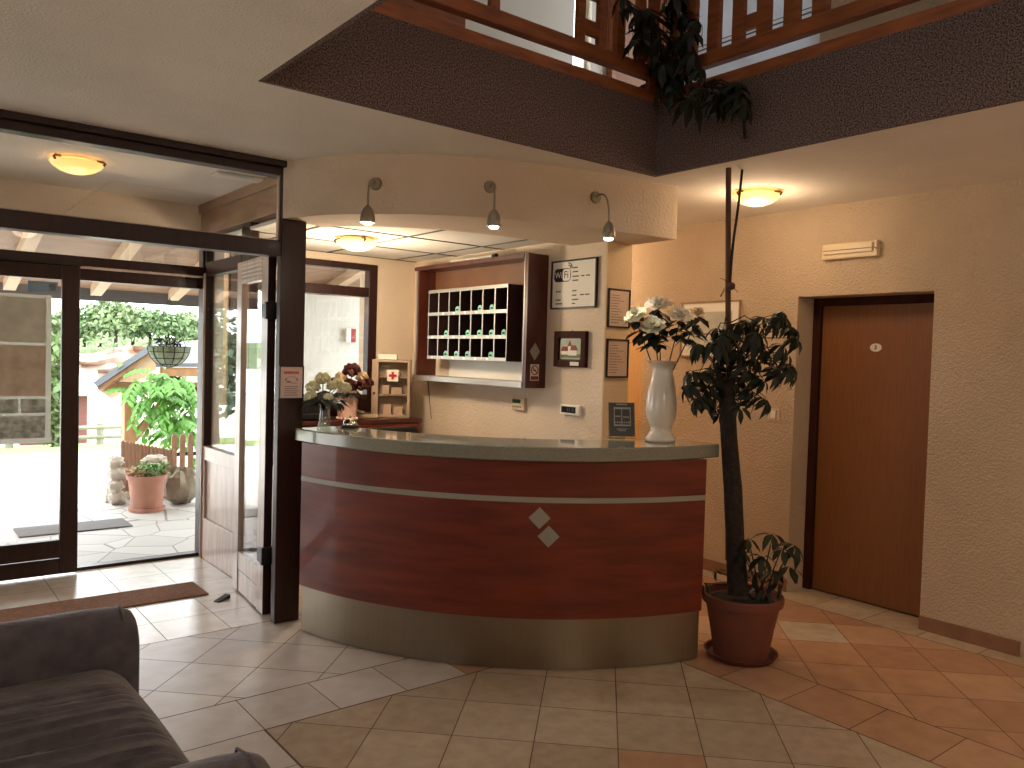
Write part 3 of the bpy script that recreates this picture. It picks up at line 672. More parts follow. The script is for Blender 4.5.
# wall frames
def framed(name, label, cat, loc, rz, w_, h_, fw, fm, sheet, depth=.02, group=None):
    t = thing(name, label, cat, loc, rz, group)
    f_ = MB(); f_.box(-w_ / 2, -w_ / 2 + fw, -depth, 0, 0, h_); f_.box(w_ / 2 - fw, w_ / 2, -depth, 0, 0, h_); f_.box(-w_ / 2 + fw, w_ / 2 - fw, -depth, 0, 0, fw); f_.box(-w_ / 2 + fw, w_ / 2 - fw, -depth, 0, h_ - fw, h_)
    part('frame', f_, fm, t, bevel=min(.003, fw / 3)); s = part('sheet', MB().box(-w_ / 2 + fw, w_ / 2 - fw, -depth * .5, 0, fw, h_ - fw), sheet, t)
    return t, s, -depth * .5
t, s, yf = framed('wifi_sign', 'black framed WiFi information sheet on the reception wall', 'sign', (XW, 3.842, 1.876), WX, .43, .318, .011, black_fr, paper)
def rrect(x0, x1, z0, z1, r, side='all', n=6):
    pts = []
    for cx, cz, a in ((x1 - r, z1 - r, 0), (x0 + r, z1 - r, PI / 2), (x0 + r, z0 + r, PI), (x1 - r, z0 + r, 1.5 * PI)):
        if side == 'left' and cx > (x0 + x1) / 2: pts.append((x1, z1 if cz > (z0 + z1) / 2 else z0)); continue
        for k in range(n + 1): pts.append((cx + r * math.cos(a + PI / 2 * k / n), cz + r * math.sin(a + PI / 2 * k / n)))
    return pts
lg = part('logo_pill', MB().prism_y(rrect(-.19, -.028, .178, .265, .03), yf - .001, yf), ink_b, s, label='black and white pill shaped WiFi logo')
part('logo_half', MB().prism_y(rrect(-.106, -.033, .183, .260, .02), yf - .002, yf - .001), paper, s)
text('logo_lettering', 'Wi', .056, paper, s, (-.145, yf - .0022, .221)); text('logo_lettering', 'Fi', .066, ink_b, s, (-.070, yf - .0032, .221))
ar = MB()
for r_ in (.018, .032): ar.tube([(-.05 + r_ * math.cos(a), yf - .001, .266 + r_ * math.sin(a)) for a in [math.radians(-10 + 12 * k) for k in range(10)]], .003, 6)
part('logo_waves', ar, ink_b, s)
ln = MB()
for x0, x1, z in ((-.01, .035, .264), (-.01, .04, .238), (-.01, .05, .208), (.07, .1, .208), (.115, .15, .208), (-.01, .045, .182), (-.17, -.12, .115), (-.01, .03, .115), (-.01, .03, .086), (.065, .1, .087), (.11, .15, .087), (-.01, .05, .058), (-.17, -.12, .06), (-.17, -.105, .035), (-.01, .02, .033)): ln.box(x0, x1, yf - .001, yf, z - .004, z + .004)
part('print_lines', ln, ink, s)
t, s, yf = framed('tower_picture', 'small dark framed picture of a red-roofed white tower house', 'picture', (XW, 3.845, 1.497), WX, .30, .232, .043, red_wood, black, .03)
yf = -.015
pc = MB(); pc.prism_y(rrect(-.1, .1, .05, .185, .02), yf - .002, yf); part('painted_ground', pc, mat('picture_sky', (150, 172, 160), .6, rgb2=(178, 176, 150), vscale=30), s)
pc = MB(); pc.prism_y([(-.098, .06), (.098, .06), (.095, .085), (0, .078), (-.095, .09)], yf - .003, yf - .002); part('painted_grass', pc, mat('picture_green', (110, 112, 70), .7, var=.2, vscale=40), s)
pc = MB(); pc.box(-.02, .005, yf - .004, yf - .002, .075, .135); pc.box(.005, .06, yf - .0038, yf - .002, .075, .11); pc.box(-.085, -.02, yf - .0038, yf - .002, .08, .105); part('painted_walls', pc, paper, s)
pc = MB(); pc.prism_y([(-.026, .135), (.011, .135), (-.006, .172)], yf - .005, yf - .002); pc.prism_y([(.0, .108), (.07, .108), (.05, .14), (.012, .14)], yf - .005, yf - .002); pc.prism_y([(-.092, .103), (-.02, .103), (-.03, .132), (-.075, .132)], yf - .005, yf - .002); part('painted_roofs', pc, mat('picture_red', (140, 64, 48), .7), s)
part('name_plate', MB().box(.015, .095, -.032, -.03, .01, .034), paper, t, label='small white name plate')
part('hanging_hook', MB().tube([(0, -.004, .228), (0, -.004, .24)], .003, 6), metal_dk, t)
for nm, z0, lab in (('upper', 1.754, 'upper of two black framed notices on the narrow peach wall'), ('lower', 1.44, 'lower of two black framed notices on the narrow peach wall')):
    t, s, yf = framed('framed_notice', lab, 'notice', (3.658, YW, z0), 0, .195, .243, .01, black_fr, paper_pk, .015, 'framed notices on the wall end')
    ln = MB(); rq = random.Random(len(nm) + int(z0 * 100))
    for k in range(11): ln.box(-.07, -.07 + rq.uniform(.06, .14), yf - .001, yf, .03 + k * .017, .033 + k * .017)
    part('print_lines', ln, ink, s)
t, s, yf = framed('hall_picture', 'large pale landscape picture in thin wooden frame on the hall wall', 'picture', (XR, 3.78, 1.59), WX, .54, .42, .012, tan_wood, paper, .02)
pc = MB(); pc.box(-.2, .2, yf - .001, yf, .08, .34); part('painted_sky', pc, mat('picture_pale', (196, 194, 180), .7, rgb2=(176, 176, 164), vscale=9), s)
pc = MB(); pc.box(-.2, .2, yf - .002, yf - .001, .17, .18); pc.prism_y([(-.18, .18), (-.05, .18), (-.08, .22), (-.15, .23)], yf - .002, yf - .001); part('painted_shore', pc, ink, s)
# keypad and display
t = thing('alarm_keypad', 'cream alarm keypad with green display under the key cabinet', 'keypad', (XW + .003, 4.34, 1.178), WX)
part('housing', MB().box(-.09, .05, -.03, 0, .0, .09), cream_pl, t, bevel=.008); part('display', MB().box(-.08, .01, -.032, -.029, .052, .078), lcd_g, t, label='green display')
for k in range(5): part('button', MB().box(-.075 + k * .02, -.065 + k * .02, -.033, -.029, .022, .032), ink, t)
t = thing('wall_display', 'white digital wall thermometer with dark display right of the keypad', 'thermometer', (XW, 3.827, 1.186), WX)
part('housing', MB().box(-.092, .092, -.028, 0, 0, .066), white_pl, t, bevel=.006); part('screen', MB().box(-.075, .06, -.03, -.027, .014, .054), lcd, t, label='dark digital screen')
dg = MB()
for x0 in (-.02, .0, .025, .04): dg.box(x0, x0 + .009, -.0305, -.03, .022, .046)
part('digits', dg, mat('lcd_digits', (70, 78, 78), .7), t)
# cable down the wall
cb_ = MB().tube([(XW - .005, 5.5, 2.0), (XW - .005, 5.52, 1.8), (XW - .006, 5.62, 1.5), (XW - .005, 5.56, 1.3), (XW - .005, 5.5, 1.03)], .003, 6)
tag(part('wall_cable', cb_, ink, smooth=60), 'thin dark cable running down the wall left of the key cabinet', 'cable')
# low cupboard under the office window
CZ = 1.047
t = thing('back_cupboard', 'dark mahogany cupboard under the reception window', 'cupboard', (2.76, YO, 0))
part('top_board', MB().box(-.8, .63, -.43, -.004, CZ - .03, CZ), cab_wood, t, bevel=.003); part('carcass', MB().box(-.78, .615, -.41, -.004, .06, CZ - .03), mahog, t)
part('plinth', MB().box(-.76, .60, -.38, -.004, .002, .06), black, t)
for k in range(3):
    dpart = part('door', MB().box(-.775 + k * .464, -.775 + k * .464 + .458, -.428, -.41, .07, CZ - .04), mahog, t, bevel=.003); part('handle', MB().tube([(-.36 + k * .464, -.432, .8), (-.36 + k * .464, -.432, .7)], .006, 8), alu, dpart)
# first aid cabinet standing across the corner
fa = thing('first_aid_cabinet', 'wooden glass-fronted first aid cabinet with red cross on the cupboard', 'first aid cabinet', (3.225, 5.595, CZ + .001), math.radians(-35))
FW_, FH_, FD = .30, .455, .12
f_ = MB(); f_.box(-FW_ / 2, -FW_ / 2 + .015, -FD / 2, FD / 2, 0, FH_); f_.box(FW_ / 2 - .015, FW_ / 2, -FD / 2, FD / 2, 0, FH_); f_.box(-FW_ / 2, FW_ / 2, -FD / 2, FD / 2, 0, .015); f_.box(-FW_ / 2, FW_ / 2, -FD / 2, FD / 2, FH_ - .015, FH_); f_.box(-FW_ / 2, FW_ / 2, FD / 2 - .01, FD / 2, 0, FH_)
part('carcass', f_, birch, fa, bevel=.002)
for z in (.17, .31): part('shelf', MB().box(-FW_ / 2 + .015, FW_ / 2 - .015, -FD / 2 + .02, FD / 2 - .01, z, z + .012), birch, fa)
dr = MB(); dr.box(-FW_ / 2, -FW_ / 2 + .05, -FD / 2 - .016, -FD / 2, 0, FH_); dr.box(FW_ / 2 - .022, FW_ / 2, -FD / 2 - .016, -FD / 2, 0, FH_); dr.box(-FW_ / 2 + .05, FW_ / 2 - .022, -FD / 2 - .016, -FD / 2, 0, .02); dr.box(-FW_ / 2 + .05, FW_ / 2 - .022, -FD / 2 - .016, -FD / 2, FH_ - .02, FH_)
dr = part('door', dr, birch, fa, bevel=.002); part('door_pane', MB().box(-FW_ / 2 + .05, FW_ / 2 - .022, -FD / 2 - .010, -FD / 2 - .006, .02, FH_ - .02), glass, dr)
part('lock', MB().tube([(-FW_ / 2 + .02, -FD / 2 - .016, .19), (-FW_ / 2 + .02, -FD / 2 - .024, .19)], .01, 10), chrome, dr)
part('cross_label', MB().box(-.03, .055, -FD / 2 - .013, -FD / 2 - .010, .285, .375), paper, fa, label='white label'); cr_ = MB(); cr_.box(-.018, .043, -FD / 2 - .015, -FD / 2 - .013, .32, .34); cr_.box(.0025, .0225, -FD / 2 - .015, -FD / 2 - .013, .3, .36); part('red_cross', cr_, red, fa, label='red cross')
its = MB(); its.box(-.07, -.02, -.02, .03, .183, .25); its.box(0, .08, -.02, .02, .183, .235); its.box(-.06, .0, -.02, .03, .016, .1); its.box(.02, .09, -.01, .03, .016, .08); its.box(-.05, .06, -.02, .02, .323, .37)
part('dressing_packs', its, paper_pk, fa)
tag(part('white_box', MB().box(-.075, .075, -.03, .03, 0, .04), white_pl, bevel=.003), 'small white box on top of the first aid cabinet', 'box')
wb = bpy.data.objects['white_box']; wb.location = (3.185, 5.60, CZ + .001 + FH_ + .001); wb.rotation_euler = (0, 0, math.radians(-35))
# dark office machine at the left of the cupboard, telephone, chair
t = thing('office_machine', 'dark boxy office machine on the cupboard behind the glass vase', 'office machine', (2.42, 5.62, CZ + .001))
part('body', MB().box(-.22, .22, -.17, .16, 0, .14), black, t, bevel=.012); part('lid', MB().box(-.21, .21, -.16, .15, .142, .165), metal_dk, t, bevel=.008); part('paper_tray', MB().box(-.16, .16, -.2, -.172, .02, .05), metal_dk, t, bevel=.004)
t = thing('desk_telephone', 'cream desk telephone on the cupboard left of the first aid cabinet', 'telephone', (2.96, 5.56, CZ + .001))
part('base', MB().box(-.08, .08, -.09, .09, 0, .035), cream_pl, t, bevel=.01); part('handset', MB().box(-.075, -.03, -.09, .09, .037, .06), cream_pl, t, bevel=.01); part('keypad', MB().box(-.01, .06, -.05, .04, .035, .039), ink, t)
t = thing('office_chair', 'black office chair behind the counter, only its top showing', 'chair', (2.84, 4.75, 0))
part('backrest', MB().box(-.22, .22, .14, .2, .55, 1.035), black, t, bevel=.05, seg=4); part('seat', MB().box(-.23, .23, -.25, .18, .44, .52), black, t, bevel=.03, seg=3); part('column', MB().tube([(0, 0, .08), (0, 0, .44)], .025, 12), metal_dk, t); part('back_bracket', MB().tube([(0, .1, .46), (0, .22, .47), (0, .215, .7)], .018, 8), metal_dk, t)
for k in range(5):
    a = 2 * PI * k / 5; part('leg', MB().tube([(0, 0, .09), (.27 * math.cos(a), .27 * math.sin(a), .06)], [.025, .015], 8).ball((.27 * math.cos(a), .27 * math.sin(a), .031), .029, 10, 6), metal_dk, t)

# ------------------------------------------------------------------ on the countertop
def petal(mb, p, d, n, L, W, curl, mi=0):
    p = Vector(p); d = Vector(d).normalized(); n = Vector(n); n = (n - d * n.dot(d)).normalized(); b = d.cross(n); rows = []
    for t, w_ in ((0, .25), (.35, .75), (.7, 1), (1, .45)):
        c_ = p + d * L * t * (1 - .15 * curl * t) + n * (L * (.28 * t - curl * .55 * t * t))
        rf = .10 * W * math.sin(t * 9 + p.x * 50)
        rows.append((c_ - b * W * w_ / 2 + n * rf, c_, c_ + b * W * w_ / 2 - n * rf))
    vs = [q for r_ in rows for q in r_]; fs = []
    for i in range(3):
        o = i * 3; fs += [(o, o + 1, o + 4, o + 3), (o + 1, o + 2, o + 5, o + 4)]
    mb.add(vs, fs, mi)
def ruffle(mb, c, r, n=30, m=0, up=V(0, 0, 1)):
    for k in range(n):
        z = 1 - 1.5 * (k + .5) / n; a = k * 2.39996; s_ = math.sqrt(max(0, 1 - z * z)); d = Vector((s_ * math.cos(a), s_ * math.sin(a), z))
        petal(mb, Vector(c) + d * r * .25, d + Vector((random.uniform(-.3, .3), random.uniform(-.3, .3), .2)), d.orthogonal(), r * .85, r * .62, .4, m)
    mb.ball(c, r * .55, 8, 6, m)
VP = at_z(660, 441.5, CT); 
t = thing('white_vase', 'tall white ceramic vase on the right end of the counter', 'vase', (VP.x, VP.y, CT))
k = .435 / .43
part('body', MB().lathe([(.072, 0), (.080, .004), (.082, .02), (.068, .04), (.056, .06), (.062, .085), (.078, .13), (.084, .17), (.082, .22), (.074, .28), (.062, .34), (.054, .38), (.054, .395), (.066, .415), (.085, .432), (.080, .434), (.06, .41), (.048, .38), (.055, .33), (.07, .24), (.072, .17), (.03, .06)], seg=40), white_cer, t, smooth=60)
part('foot_ring', MB().lathe([(.055, .055), (.0575, .058), (.0575, .064), (.055, .067)]), white_cer, t, smooth=60)
lil = [((636, 315), -.03, .058, petal_y, 'pale yellow-white silk flower, leftmost in the tall white vase'), ((659, 305), .03, .066, petal_w, 'white silk flower standing highest in the tall white vase'), ((653, 326), -.06, .060, petal_y, 'cream silk flower low at the front centre of the tall white vase'), ((680, 315), -.02, .060, petal_w, 'cream silk flower right of centre in the tall white vase'), ((698, 313), .04, .046, petal_p, 'peach-white silk flower, rightmost in the tall white vase')]
for i, ((px, py), off, r_, pm, lab) in enumerate(lil):
    c_ = at_d(px, py, V(VP.x, VP.y, CT + .5), off)
    f = thing('silk_flower', lab, 'flower', (VP.x + .012 * math.cos(i * 1.3), VP.y + .012 * math.sin(i * 1.3), CT + .30), 0, 'silk flowers in the tall white vase')
    b0 = V(VP.x + .02 * math.cos(i * 1.3), VP.y + .02 * math.sin(i * 1.3), CT + .3); b1 = V(VP.x, VP.y, CT + .43) + (c_ - V(VP.x, VP.y, c_.z)) * .42
    part('stem', MB().tube([b0, b1, c_ - V(0, 0, .03)], .0035, 6), leaf_b, f, world=True)
    bl_ = MB(); out = ((c_ - V(VP.x, VP.y, CT + .36)).normalized() + (EYE - c_).normalized() * .5).normalized()
    for lay, (n_, k1, k2, ln_) in enumerate(((8, 1.0, .1, 1.25), (7, .85, .45, 1.0), (6, .6, .8, .75))):
        for k in range(n_):
            a = k * 2 * PI / n_ + i + lay * .4; d = Matrix.Rotation(a, 3, out) @ out.orthogonal().normalized()
            petal(bl_, c_ - out * (.012 - .006 * lay), d * k1 + out * k2, out, r_ * ln_ * random.uniform(.88, 1.1), r_ * .8 * ln_, .35)
    bl_.ball(c_, r_ * .25, 8, 6)
    part('bloom', bl_, pm, f, world=True, smooth=60)
    lv = MB()
    for k in range(15):
        a = k * 2.4 + i; q = b1.lerp(c_, .45 + .035 * k); d = Vector((math.cos(a), math.sin(a), random.uniform(-.5, .25))); lv.leaf(q, d, (0, 0, 1), random.uniform(.08, .125), .05, .25)
    part('leaves', lv, leaf_b, f, world=True)
# advert card in an acrylic stand
a_p = at_z(620, 438.5, CT)
t = thing('advert_stand', 'dark printed card in a clear stand left of the white vase', 'sign stand', (a_p.x + .01, a_p.y, CT + .001), math.radians(-32))
cs = MB(); tl = .05
def slab(x0, x1, z0, z1, y_off, th): return MB().add([(x0, y_off + z0 * tl * 4, z0), (x1, y_off + z0 * tl * 4, z0), (x1, y_off + z1 * tl * 4, z1), (x0, y_off + z1 * tl * 4, z1), (x0, y_off + th + z0 * tl * 4, z0), (x1, y_off + th + z0 * tl * 4, z0), (x1, y_off + th + z1 * tl * 4, z1), (x0, y_off + th + z1 * tl * 4, z1)], [(0, 1, 2, 3), (7, 6, 5, 4), (0, 4, 5, 1), (1, 5, 6, 2), (2, 6, 7, 3), (3, 7, 4, 0)])
part('card', slab(-.072, .072, .012, .195, -.02, .003), mat('card_dark', (52, 50, 46), .4), t)
part('clear_holder', slab(-.076, .076, 0, .197, -.016, .003).box(-.076, .076, -.05, .04, 0, .003), glass_soft, t)
pr = MB()
for x0, x1, z0, z1 in ((-.045, -.04, .075, .165), (-.003, .001, .075, .165), (.045, .05, .075, .165), (-.045, .05, .16, .17), (-.045, .05, .068, .076), (-.038, -.008, .118, .124), (.006, .04, .114, .12), (-.03, .03, .183, .189), (-.03, .03, .05, .054), (-.022, .022, .041, .045)):
    s_ = slab(x0, x1, z0, z1, -.0212, .0008); pr.add(s_.v, s_.f)
for k in range(7): s_ = slab(-.042 + k * .013, -.034 + k * .013, .084, .092, -.0212, .0008); pr.add(s_.v, s_.f)
part('print', pr, grey_lam, t)
# bell
b_p = at_z(350, 427.5, CT)
t = thing('service_bell', 'chrome desk bell on black base at the left of the counter', 'bell', (b_p.x, b_p.y, CT))
part('base', MB().lathe([(.05, 0), (.054, .003), (.052, .010), (.035, .016)]), black, t, smooth=50); part('dome', MB().lathe([(.042, .017), (.042, .022), (.036, .040), (.022, .052), (.006, .057)]), chrome, t, smooth=60); part('button', MB().lathe([(.004, .057), (.004, .064), (.007, .066), (.006, .071), (.002, .073)]), chrome, t, smooth=60)
# glass vase with white flowers
g_p = at_z(324, 428.5, CT)
t = thing('glass_vase', 'slim clear glass vase on the left end of the counter', 'vase', (g_p.x, g_p.y, CT))
part('body', MB().lathe([(.038, 0), (.042, .004), (.042, .02), (.036, .05), (.029, .09), (.031, .13), (.038, .16), (.035, .16), (.028, .13), (.026, .09), (.030, .05), (.03, .02)], seg=28), glass_soft, t, smooth=60); part('glass_base', MB().lathe([(.03, .006), (.033, .012), (.028, .03), (.01, .034)], seg=16), glass_soft, t, smooth=60)
whites = [((311, 398), -.03, .040, 'drooping white carnation, lowest at the left of the glass vase'), ((313, 388), 0, .042, 'white carnation between the drooping one and the top one in the glass vase'), ((323, 380), .02, .046, 'white carnation standing highest in the glass vase'), ((332, 387), -.03, .034, 'small white carnation in the middle of the glass vase'), ((338, 385), .02, .040, 'white carnation right of centre in the glass vase'), ((345, 389), 0, .038, 'white carnation at the far right of the glass vase'), ((328, 399), -.05, .032, 'white carnation low at the front rim of the glass vase')]
for i, ((px, py), off, r_, lab) in enumerate(whites):
    c_ = at_d(px, py, V(g_p.x, g_p.y, CT + .2), off); b0 = V(g_p.x + .012 * math.cos(i), g_p.y + .012 * math.sin(i), CT + .045)
    f = thing('carnation', lab, 'flower', b0, 0, 'white flowers in the glass vase')
    part('stem', MB().tube([b0, V(g_p.x + .012 * math.cos(i), g_p.y + .012 * math.sin(i), CT + .155), c_ - V(0, 0, .01)], .003, 6), leaf_b, f, world=True)
    bl_ = MB(); ruffle(bl_, c_, r_, 34); part('bloom', bl_, petal_y, f, world=True, smooth=60)
    lv = MB()
    for k in range(6):
        a = k * 1.7 + i; lv.leaf(V(g_p.x, g_p.y, CT + .155 + .012 * k), (math.cos(a), math.sin(a), .35 - .15 * k), (0, 0, 1), random.uniform(.10, .16), .065, .45)
    part('leaves', lv, leaf_b, f, world=True)
# pink vase with dried roses, on the cupboard
r_p = V(2.86, 5.42, CT); r_p = at_z(347, 418.5, CZ); r_p = at_d(347, 418, V(2.72, 5.47, CZ))
r_p.z = CZ + .001
t = thing('pink_vase', 'pink ceramic vase standing on the cupboard behind the desk bell', 'vase', r_p)
part('body', MB().lathe([(.066, 0), (.07, .004), (.070, .03), (.074, .10), (.078, .19), (.082, .22), (.078, .22), (.07, .18), (.06, .03)], seg=32), pink_cer, t, smooth=60)
sc = MB()
for k in range(14): a = 2 * PI * k / 14; sc.ball((.071 * math.cos(a), .071 * math.sin(a), .012), .011, 8, 6)
part('scalloped_foot', sc, pink_cer, t, smooth=60)
roses = [((352, 372), 0, .07, petal_m, 'dark maroon rose standing highest in the pink vase'), ((341, 379), .02, .055, petal_p, 'peach rose left of the top maroon rose in the pink vase'), ((362, 378), .03, .05, petal_p, 'peach rose right of the top maroon rose in the pink vase'), ((350, 387), -.05, .062, petal_m, 'maroon rose in the middle of the pink vase'), ((361, 387), -.02, .055, petal_m, 'maroon rose right of the middle in the pink vase'), ((368, 384), .02, .045, petal_m, 'small maroon rose at the far right of the pink vase'), ((335, 384), .03, .05, petal_m, 'maroon rose at the far left of the pink vase')]
for i, ((px, py), off, r_, pm, lab) in enumerate(roses):
    c_ = at_d(px, py, V(r_p.x, r_p.y, CZ + .3), off); b0 = V(r_p.x + .02 * math.cos(i), r_p.y + .02 * math.sin(i), CZ + .05)
    f = thing('rose', lab, 'flower', b0, 0, 'roses in the pink vase')
    part('stem', MB().tube([b0, V(r_p.x + .02 * math.cos(i), r_p.y + .02 * math.sin(i), CZ + .21), c_ - V(0, 0, .01)], .004, 6), leaf_b, f, world=True)
    bl_ = MB(); ruffle(bl_, c_, r_, 30); part('bloom', bl_, pm, f, world=True, smooth=60)
    lv = MB()
    for k in range(5): a = k * 1.5 + i; lv.leaf(V(r_p.x, r_p.y, CZ + .21 + .02 * k), (math.cos(a), math.sin(a), .1 - .2 * k), (0, 0, 1), .13, .07, .4)
    part('leaves', lv, leaf_b, f, world=True)

# ------------------------------------------------------------------ lamps
def ceiling_lamp(label, loc, glow, rot=0):
    t = thing('ceiling_lamp', label, 'ceiling lamp', loc, rot, 'round glass ceiling lamps')
    part('glass_bowl', MB().lathe([(.017, -.084), (.05, -.08), (.092, -.066), (.122, -.046), (.139, -.024), (.136, -.022), (.118, -.042), (.088, -.06), (.05, -.073), (.017, -.076)], seg=40), glow, t, smooth=60, label='lit yellow glass bowl')
    part('ceiling_plate', MB().lathe([(.10, -.018), (.11, -.012), (.11, 0), (.05, 0)], seg=32), white_pl, t, smooth=40)
    part('bulb', MB().ball((.0, 0, -.045), .024, 12, 8), bulb_m, t, smooth=60)
    for k in range(3):
        a = 2 * PI * k / 3 + .5; ca, sa = math.cos(a), math.sin(a); part('clip', MB().tube([(ca * .1, sa * .1, -.008), (ca * .139, sa * .139, -.010), (ca * .150, sa * .150, -.018), (ca * .140, sa * .140, -.032)], .007, 8), brass, t)
    return t
hall_p = at_z(757, 192, CEIL); vest_p = at_z(77, 159, CEIL); off_p = at_z(357, 238.5, cz - .006)
ceiling_lamp('round glass ceiling lamp lighting the hall wall above the potted tree', (hall_p.x, hall_p.y, CEIL), lamp_glow, .3)
ceiling_lamp('round glass ceiling lamp in the entrance lobby', (vest_p.x, vest_p.y, CEIL), lamp_glow_dim, 1.1)
ceiling_lamp('round glass ceiling lamp under the reception ceiling tiles', (off_p.x, off_p.y, cz - .006), lamp_glow, 2.0)
q = at_z(240, 176.5, CEIL); t = thing('ceiling_panel', 'small white flat panel on the lobby ceiling near the wooden beam', 'ceiling panel', (q.x, q.y, CEIL - .012))
part('plate', MB().box(-.16, .16, -.07, .07, 0, .011), white_pl, t, bevel=.003); part('plate_rim', MB().box(-.14, .14, -.05, .05, -.004, 0), white_pl, t)
# gooseneck spots on the bulkhead
def on_bulk(px, py):
    d = ray(px, py); best = None
    for i in range(len(bf) - 1):
        a, b = bf[i], bf[i + 1]; ex, ey = b.x - a.x, b.y - a.y
        den = d.x * ey - d.y * ex
        if abs(den) < 1e-9: continue
        tt = (a.x * ey - a.y * ex) / den; s_ = (a.x * d.y - a.y * d.x) / den
        if -.001 <= s_ <= 1.001 and tt > 0 and (best is None or tt < best[0]): best = (tt, Vector((-(-ey), -ex, 0)).normalized() if False else Vector((ey, -ex, 0)).normalized())
    p_ = EYE + d * best[0]; n_ = best[1]
    if n_.dot(p_ - EYE) > 0: n_ = -n_
    return p_, n_
for (bx, by), (hx, hy), lab in (((376, 184), (367.5, 219), 'grey gooseneck spotlight at the left of the curved bulkhead'), ((490, 187), (494, 223), 'grey gooseneck spotlight in the middle of the curved bulkhead'), ((595, 197.5), (608.5, 235), 'grey gooseneck spotlight at the right of the curved bulkhead')):
    p_, n_ = on_bulk(bx, by); t = thing('gooseneck_spotlight', lab, 'spotlight', p_, 0, 'gooseneck spotlights on the bulkhead')
    part('wall_plate', MB().tube([p_ + n_ * .001, p_ + n_ * .018], [.034, .030], 24), lamp_grey, t, world=True, smooth=40)
    hd = at_d(hx, hy, p_ + n_ * .13); top = at_d(hx + (.5 if hx < 500 else 0), hy - 14, p_ + n_ * .13)
    mid = p_ + n_ * .09 + V(0, 0, .012) + (V(hd.x, hd.y, 0) - V(p_.x + n_.x * .13, p_.y + n_.y * .13, 0)) * .6
    pts = [p_ + n_ * .015]
    A_, B_, C_, D_ = p_ + n_ * .015, p_ + n_ * .07 + V(0, 0, .02), V(hd.x, hd.y, p_.z + .012), V(hd.x, hd.y, top.z)
    pts = [A_ * (1 - s_) ** 3 + B_ * 3 * s_ * (1 - s_) ** 2 + C_ * 3 * s_ * s_ * (1 - s_) + D_ * s_ ** 3 for s_ in [k / 14 for k in range(15)]]
    part('gooseneck', MB().tube(pts, .0055, 8), lamp_grey, t, world=True, smooth=60)
    zt = top.z; zb = hd.z - .018; hh = zt - zb
    part('shade', MB().lathe([(.037, 0), (.039, .004), (.037, hh * .35), (.031, hh * .62), (.02, hh * .85), (.009, hh * .97), (.006, hh)], (hd.x, hd.y, zb), 24), lamp_grey, t, world=True, smooth=50)
    part('bulb', MB().lathe([(.012, -.012), (.022, -.009), (.026, -.001), (.02, 0)], (hd.x, hd.y, zb), 20), bulb_m, t, world=True, smooth=50, label='lit white bulb')
    ld = bpy.data.lights.new('spot', 'SPOT'); ld.energy = 9; ld.color = (1, .93, .82); ld.spot_size = math.radians(95); ld.spot_blend = .7; ld.shadow_soft_size = .02
    lo = bpy.data.objects.new('spotlight_beam', ld); COL.objects.link(lo); lo.location = (hd.x, hd.y, zb - .02)
# emergency light and switch, sign on post
t = thing('emergency_light', 'cream emergency light box on the wall above the room door', 'emergency light', (XR + .003, 2.694, 2.24), WX)
part('housing', MB().box(-.185, .185, -.04, 0, 0, .1), cream_pl, t, bevel=.006); part('diffuser', MB().box(-.17, .16, -.052, -.041, .03, .085), cream_pl, t, bevel=.004); part('divider_line', MB().box(-.17, .16, -.054, -.052, .052, .056), ink, t)
part('screw', MB().tube([(.175, -.04, .05), (.175, -.044, .05)], .006, 8), brass, t)
t = thing('light_switch', 'cream light switch on the hall wall left of the room door', 'switch', (XR, 3.21, 1.165), WX)
part('plate', MB().box(-.04, .04, -.01, 0, 0, .08), cream_pl, t, bevel=.003); part('rocker', MB().box(-.018, .018, -.014, -.01, .014, .066), white_pl, t, bevel=.002); part('rocker_gap', MB().box(.019, .024, -.0115, -.009, .01, .07), ink, t)
t, s, yf = framed('surveillance_notice', 'small framed surveillance notice with red heading on the dark post', 'notice', (1.845, YP, 1.277), 0, .146, .19, .007, black_fr, mat('paper_pinkish', (212, 184, 176), .7), .012)
ln = MB()
for k in range(9): ln.box(-.044 + k * .010, -.037 + k * .010, yf - .001, yf, .143, .157)
part('heading_print', ln, red, s, label='red heading letters')
ln = MB(); ln.tube([(.03 * math.cos(a), yf - .0005, .112 + .016 * math.sin(a)) for a in [PI * k / 10 for k in range(11)]], .001, 5); ln.box(-.028, -.005, yf - .001, yf, .094, .102); ln.box(-.004, .032, yf - .001, yf, .09, .093)
ln.box(-.036, -.030, yf - .001, yf, .104, .118); ln.box(.030, .036, yf - .001, yf, .104, .118)
for k in range(5): ln.box(-.042, .04 - .008 * (k % 2), yf - .001, yf, .022 + k * .012, .025 + k * .012)
part('print_lines', ln, ink, s)
# poster and sticker on the sliding leaf
yg = YE - .052
t = thing('glass_poster', 'large grey photo poster stuck on the sliding door glass', 'poster', (.52, yg - .001, .897), 0)
def flat(x0, x1, y, z0, z1): return MB().add([(x0, y, z0), (x1, y, z0), (x1, y, z1), (x0, y, z1)], [(0, 1, 2, 3)])
part('sheet', flat(-.395, .392, -.001, 0, .972), translucent('poster_back', (184, 182, 170), .42), t)
pw = translucent('poster_picture', (196, 184, 170), .75, (216, 204, 190)); pw2 = translucent('poster_picture_warm', (188, 162, 144), .75, (214, 190, 170)); pw3 = translucent('poster_picture_grey', (150, 146, 136), .75, (206, 200, 190), 22)
part('printed_photo', flat(-.38, .36, -.0035, .54 + .12, .95), pw, t); part('printed_photo', flat(-.38, .36, -.0035, .31, .64), pw2, t)
for k in range(5): part('printed_photo', flat(.36 - .155 * k - .138, .36 - .155 * k, -.0035, .2, .29), pw3, t)
part('printed_photo', flat(.08, .36, -.0035, .035, .18), pw3, t); part('red_bar', flat(-.2, .0, -.0035, .095, .125), mat('poster_red', (190, 84, 80), .7), t)
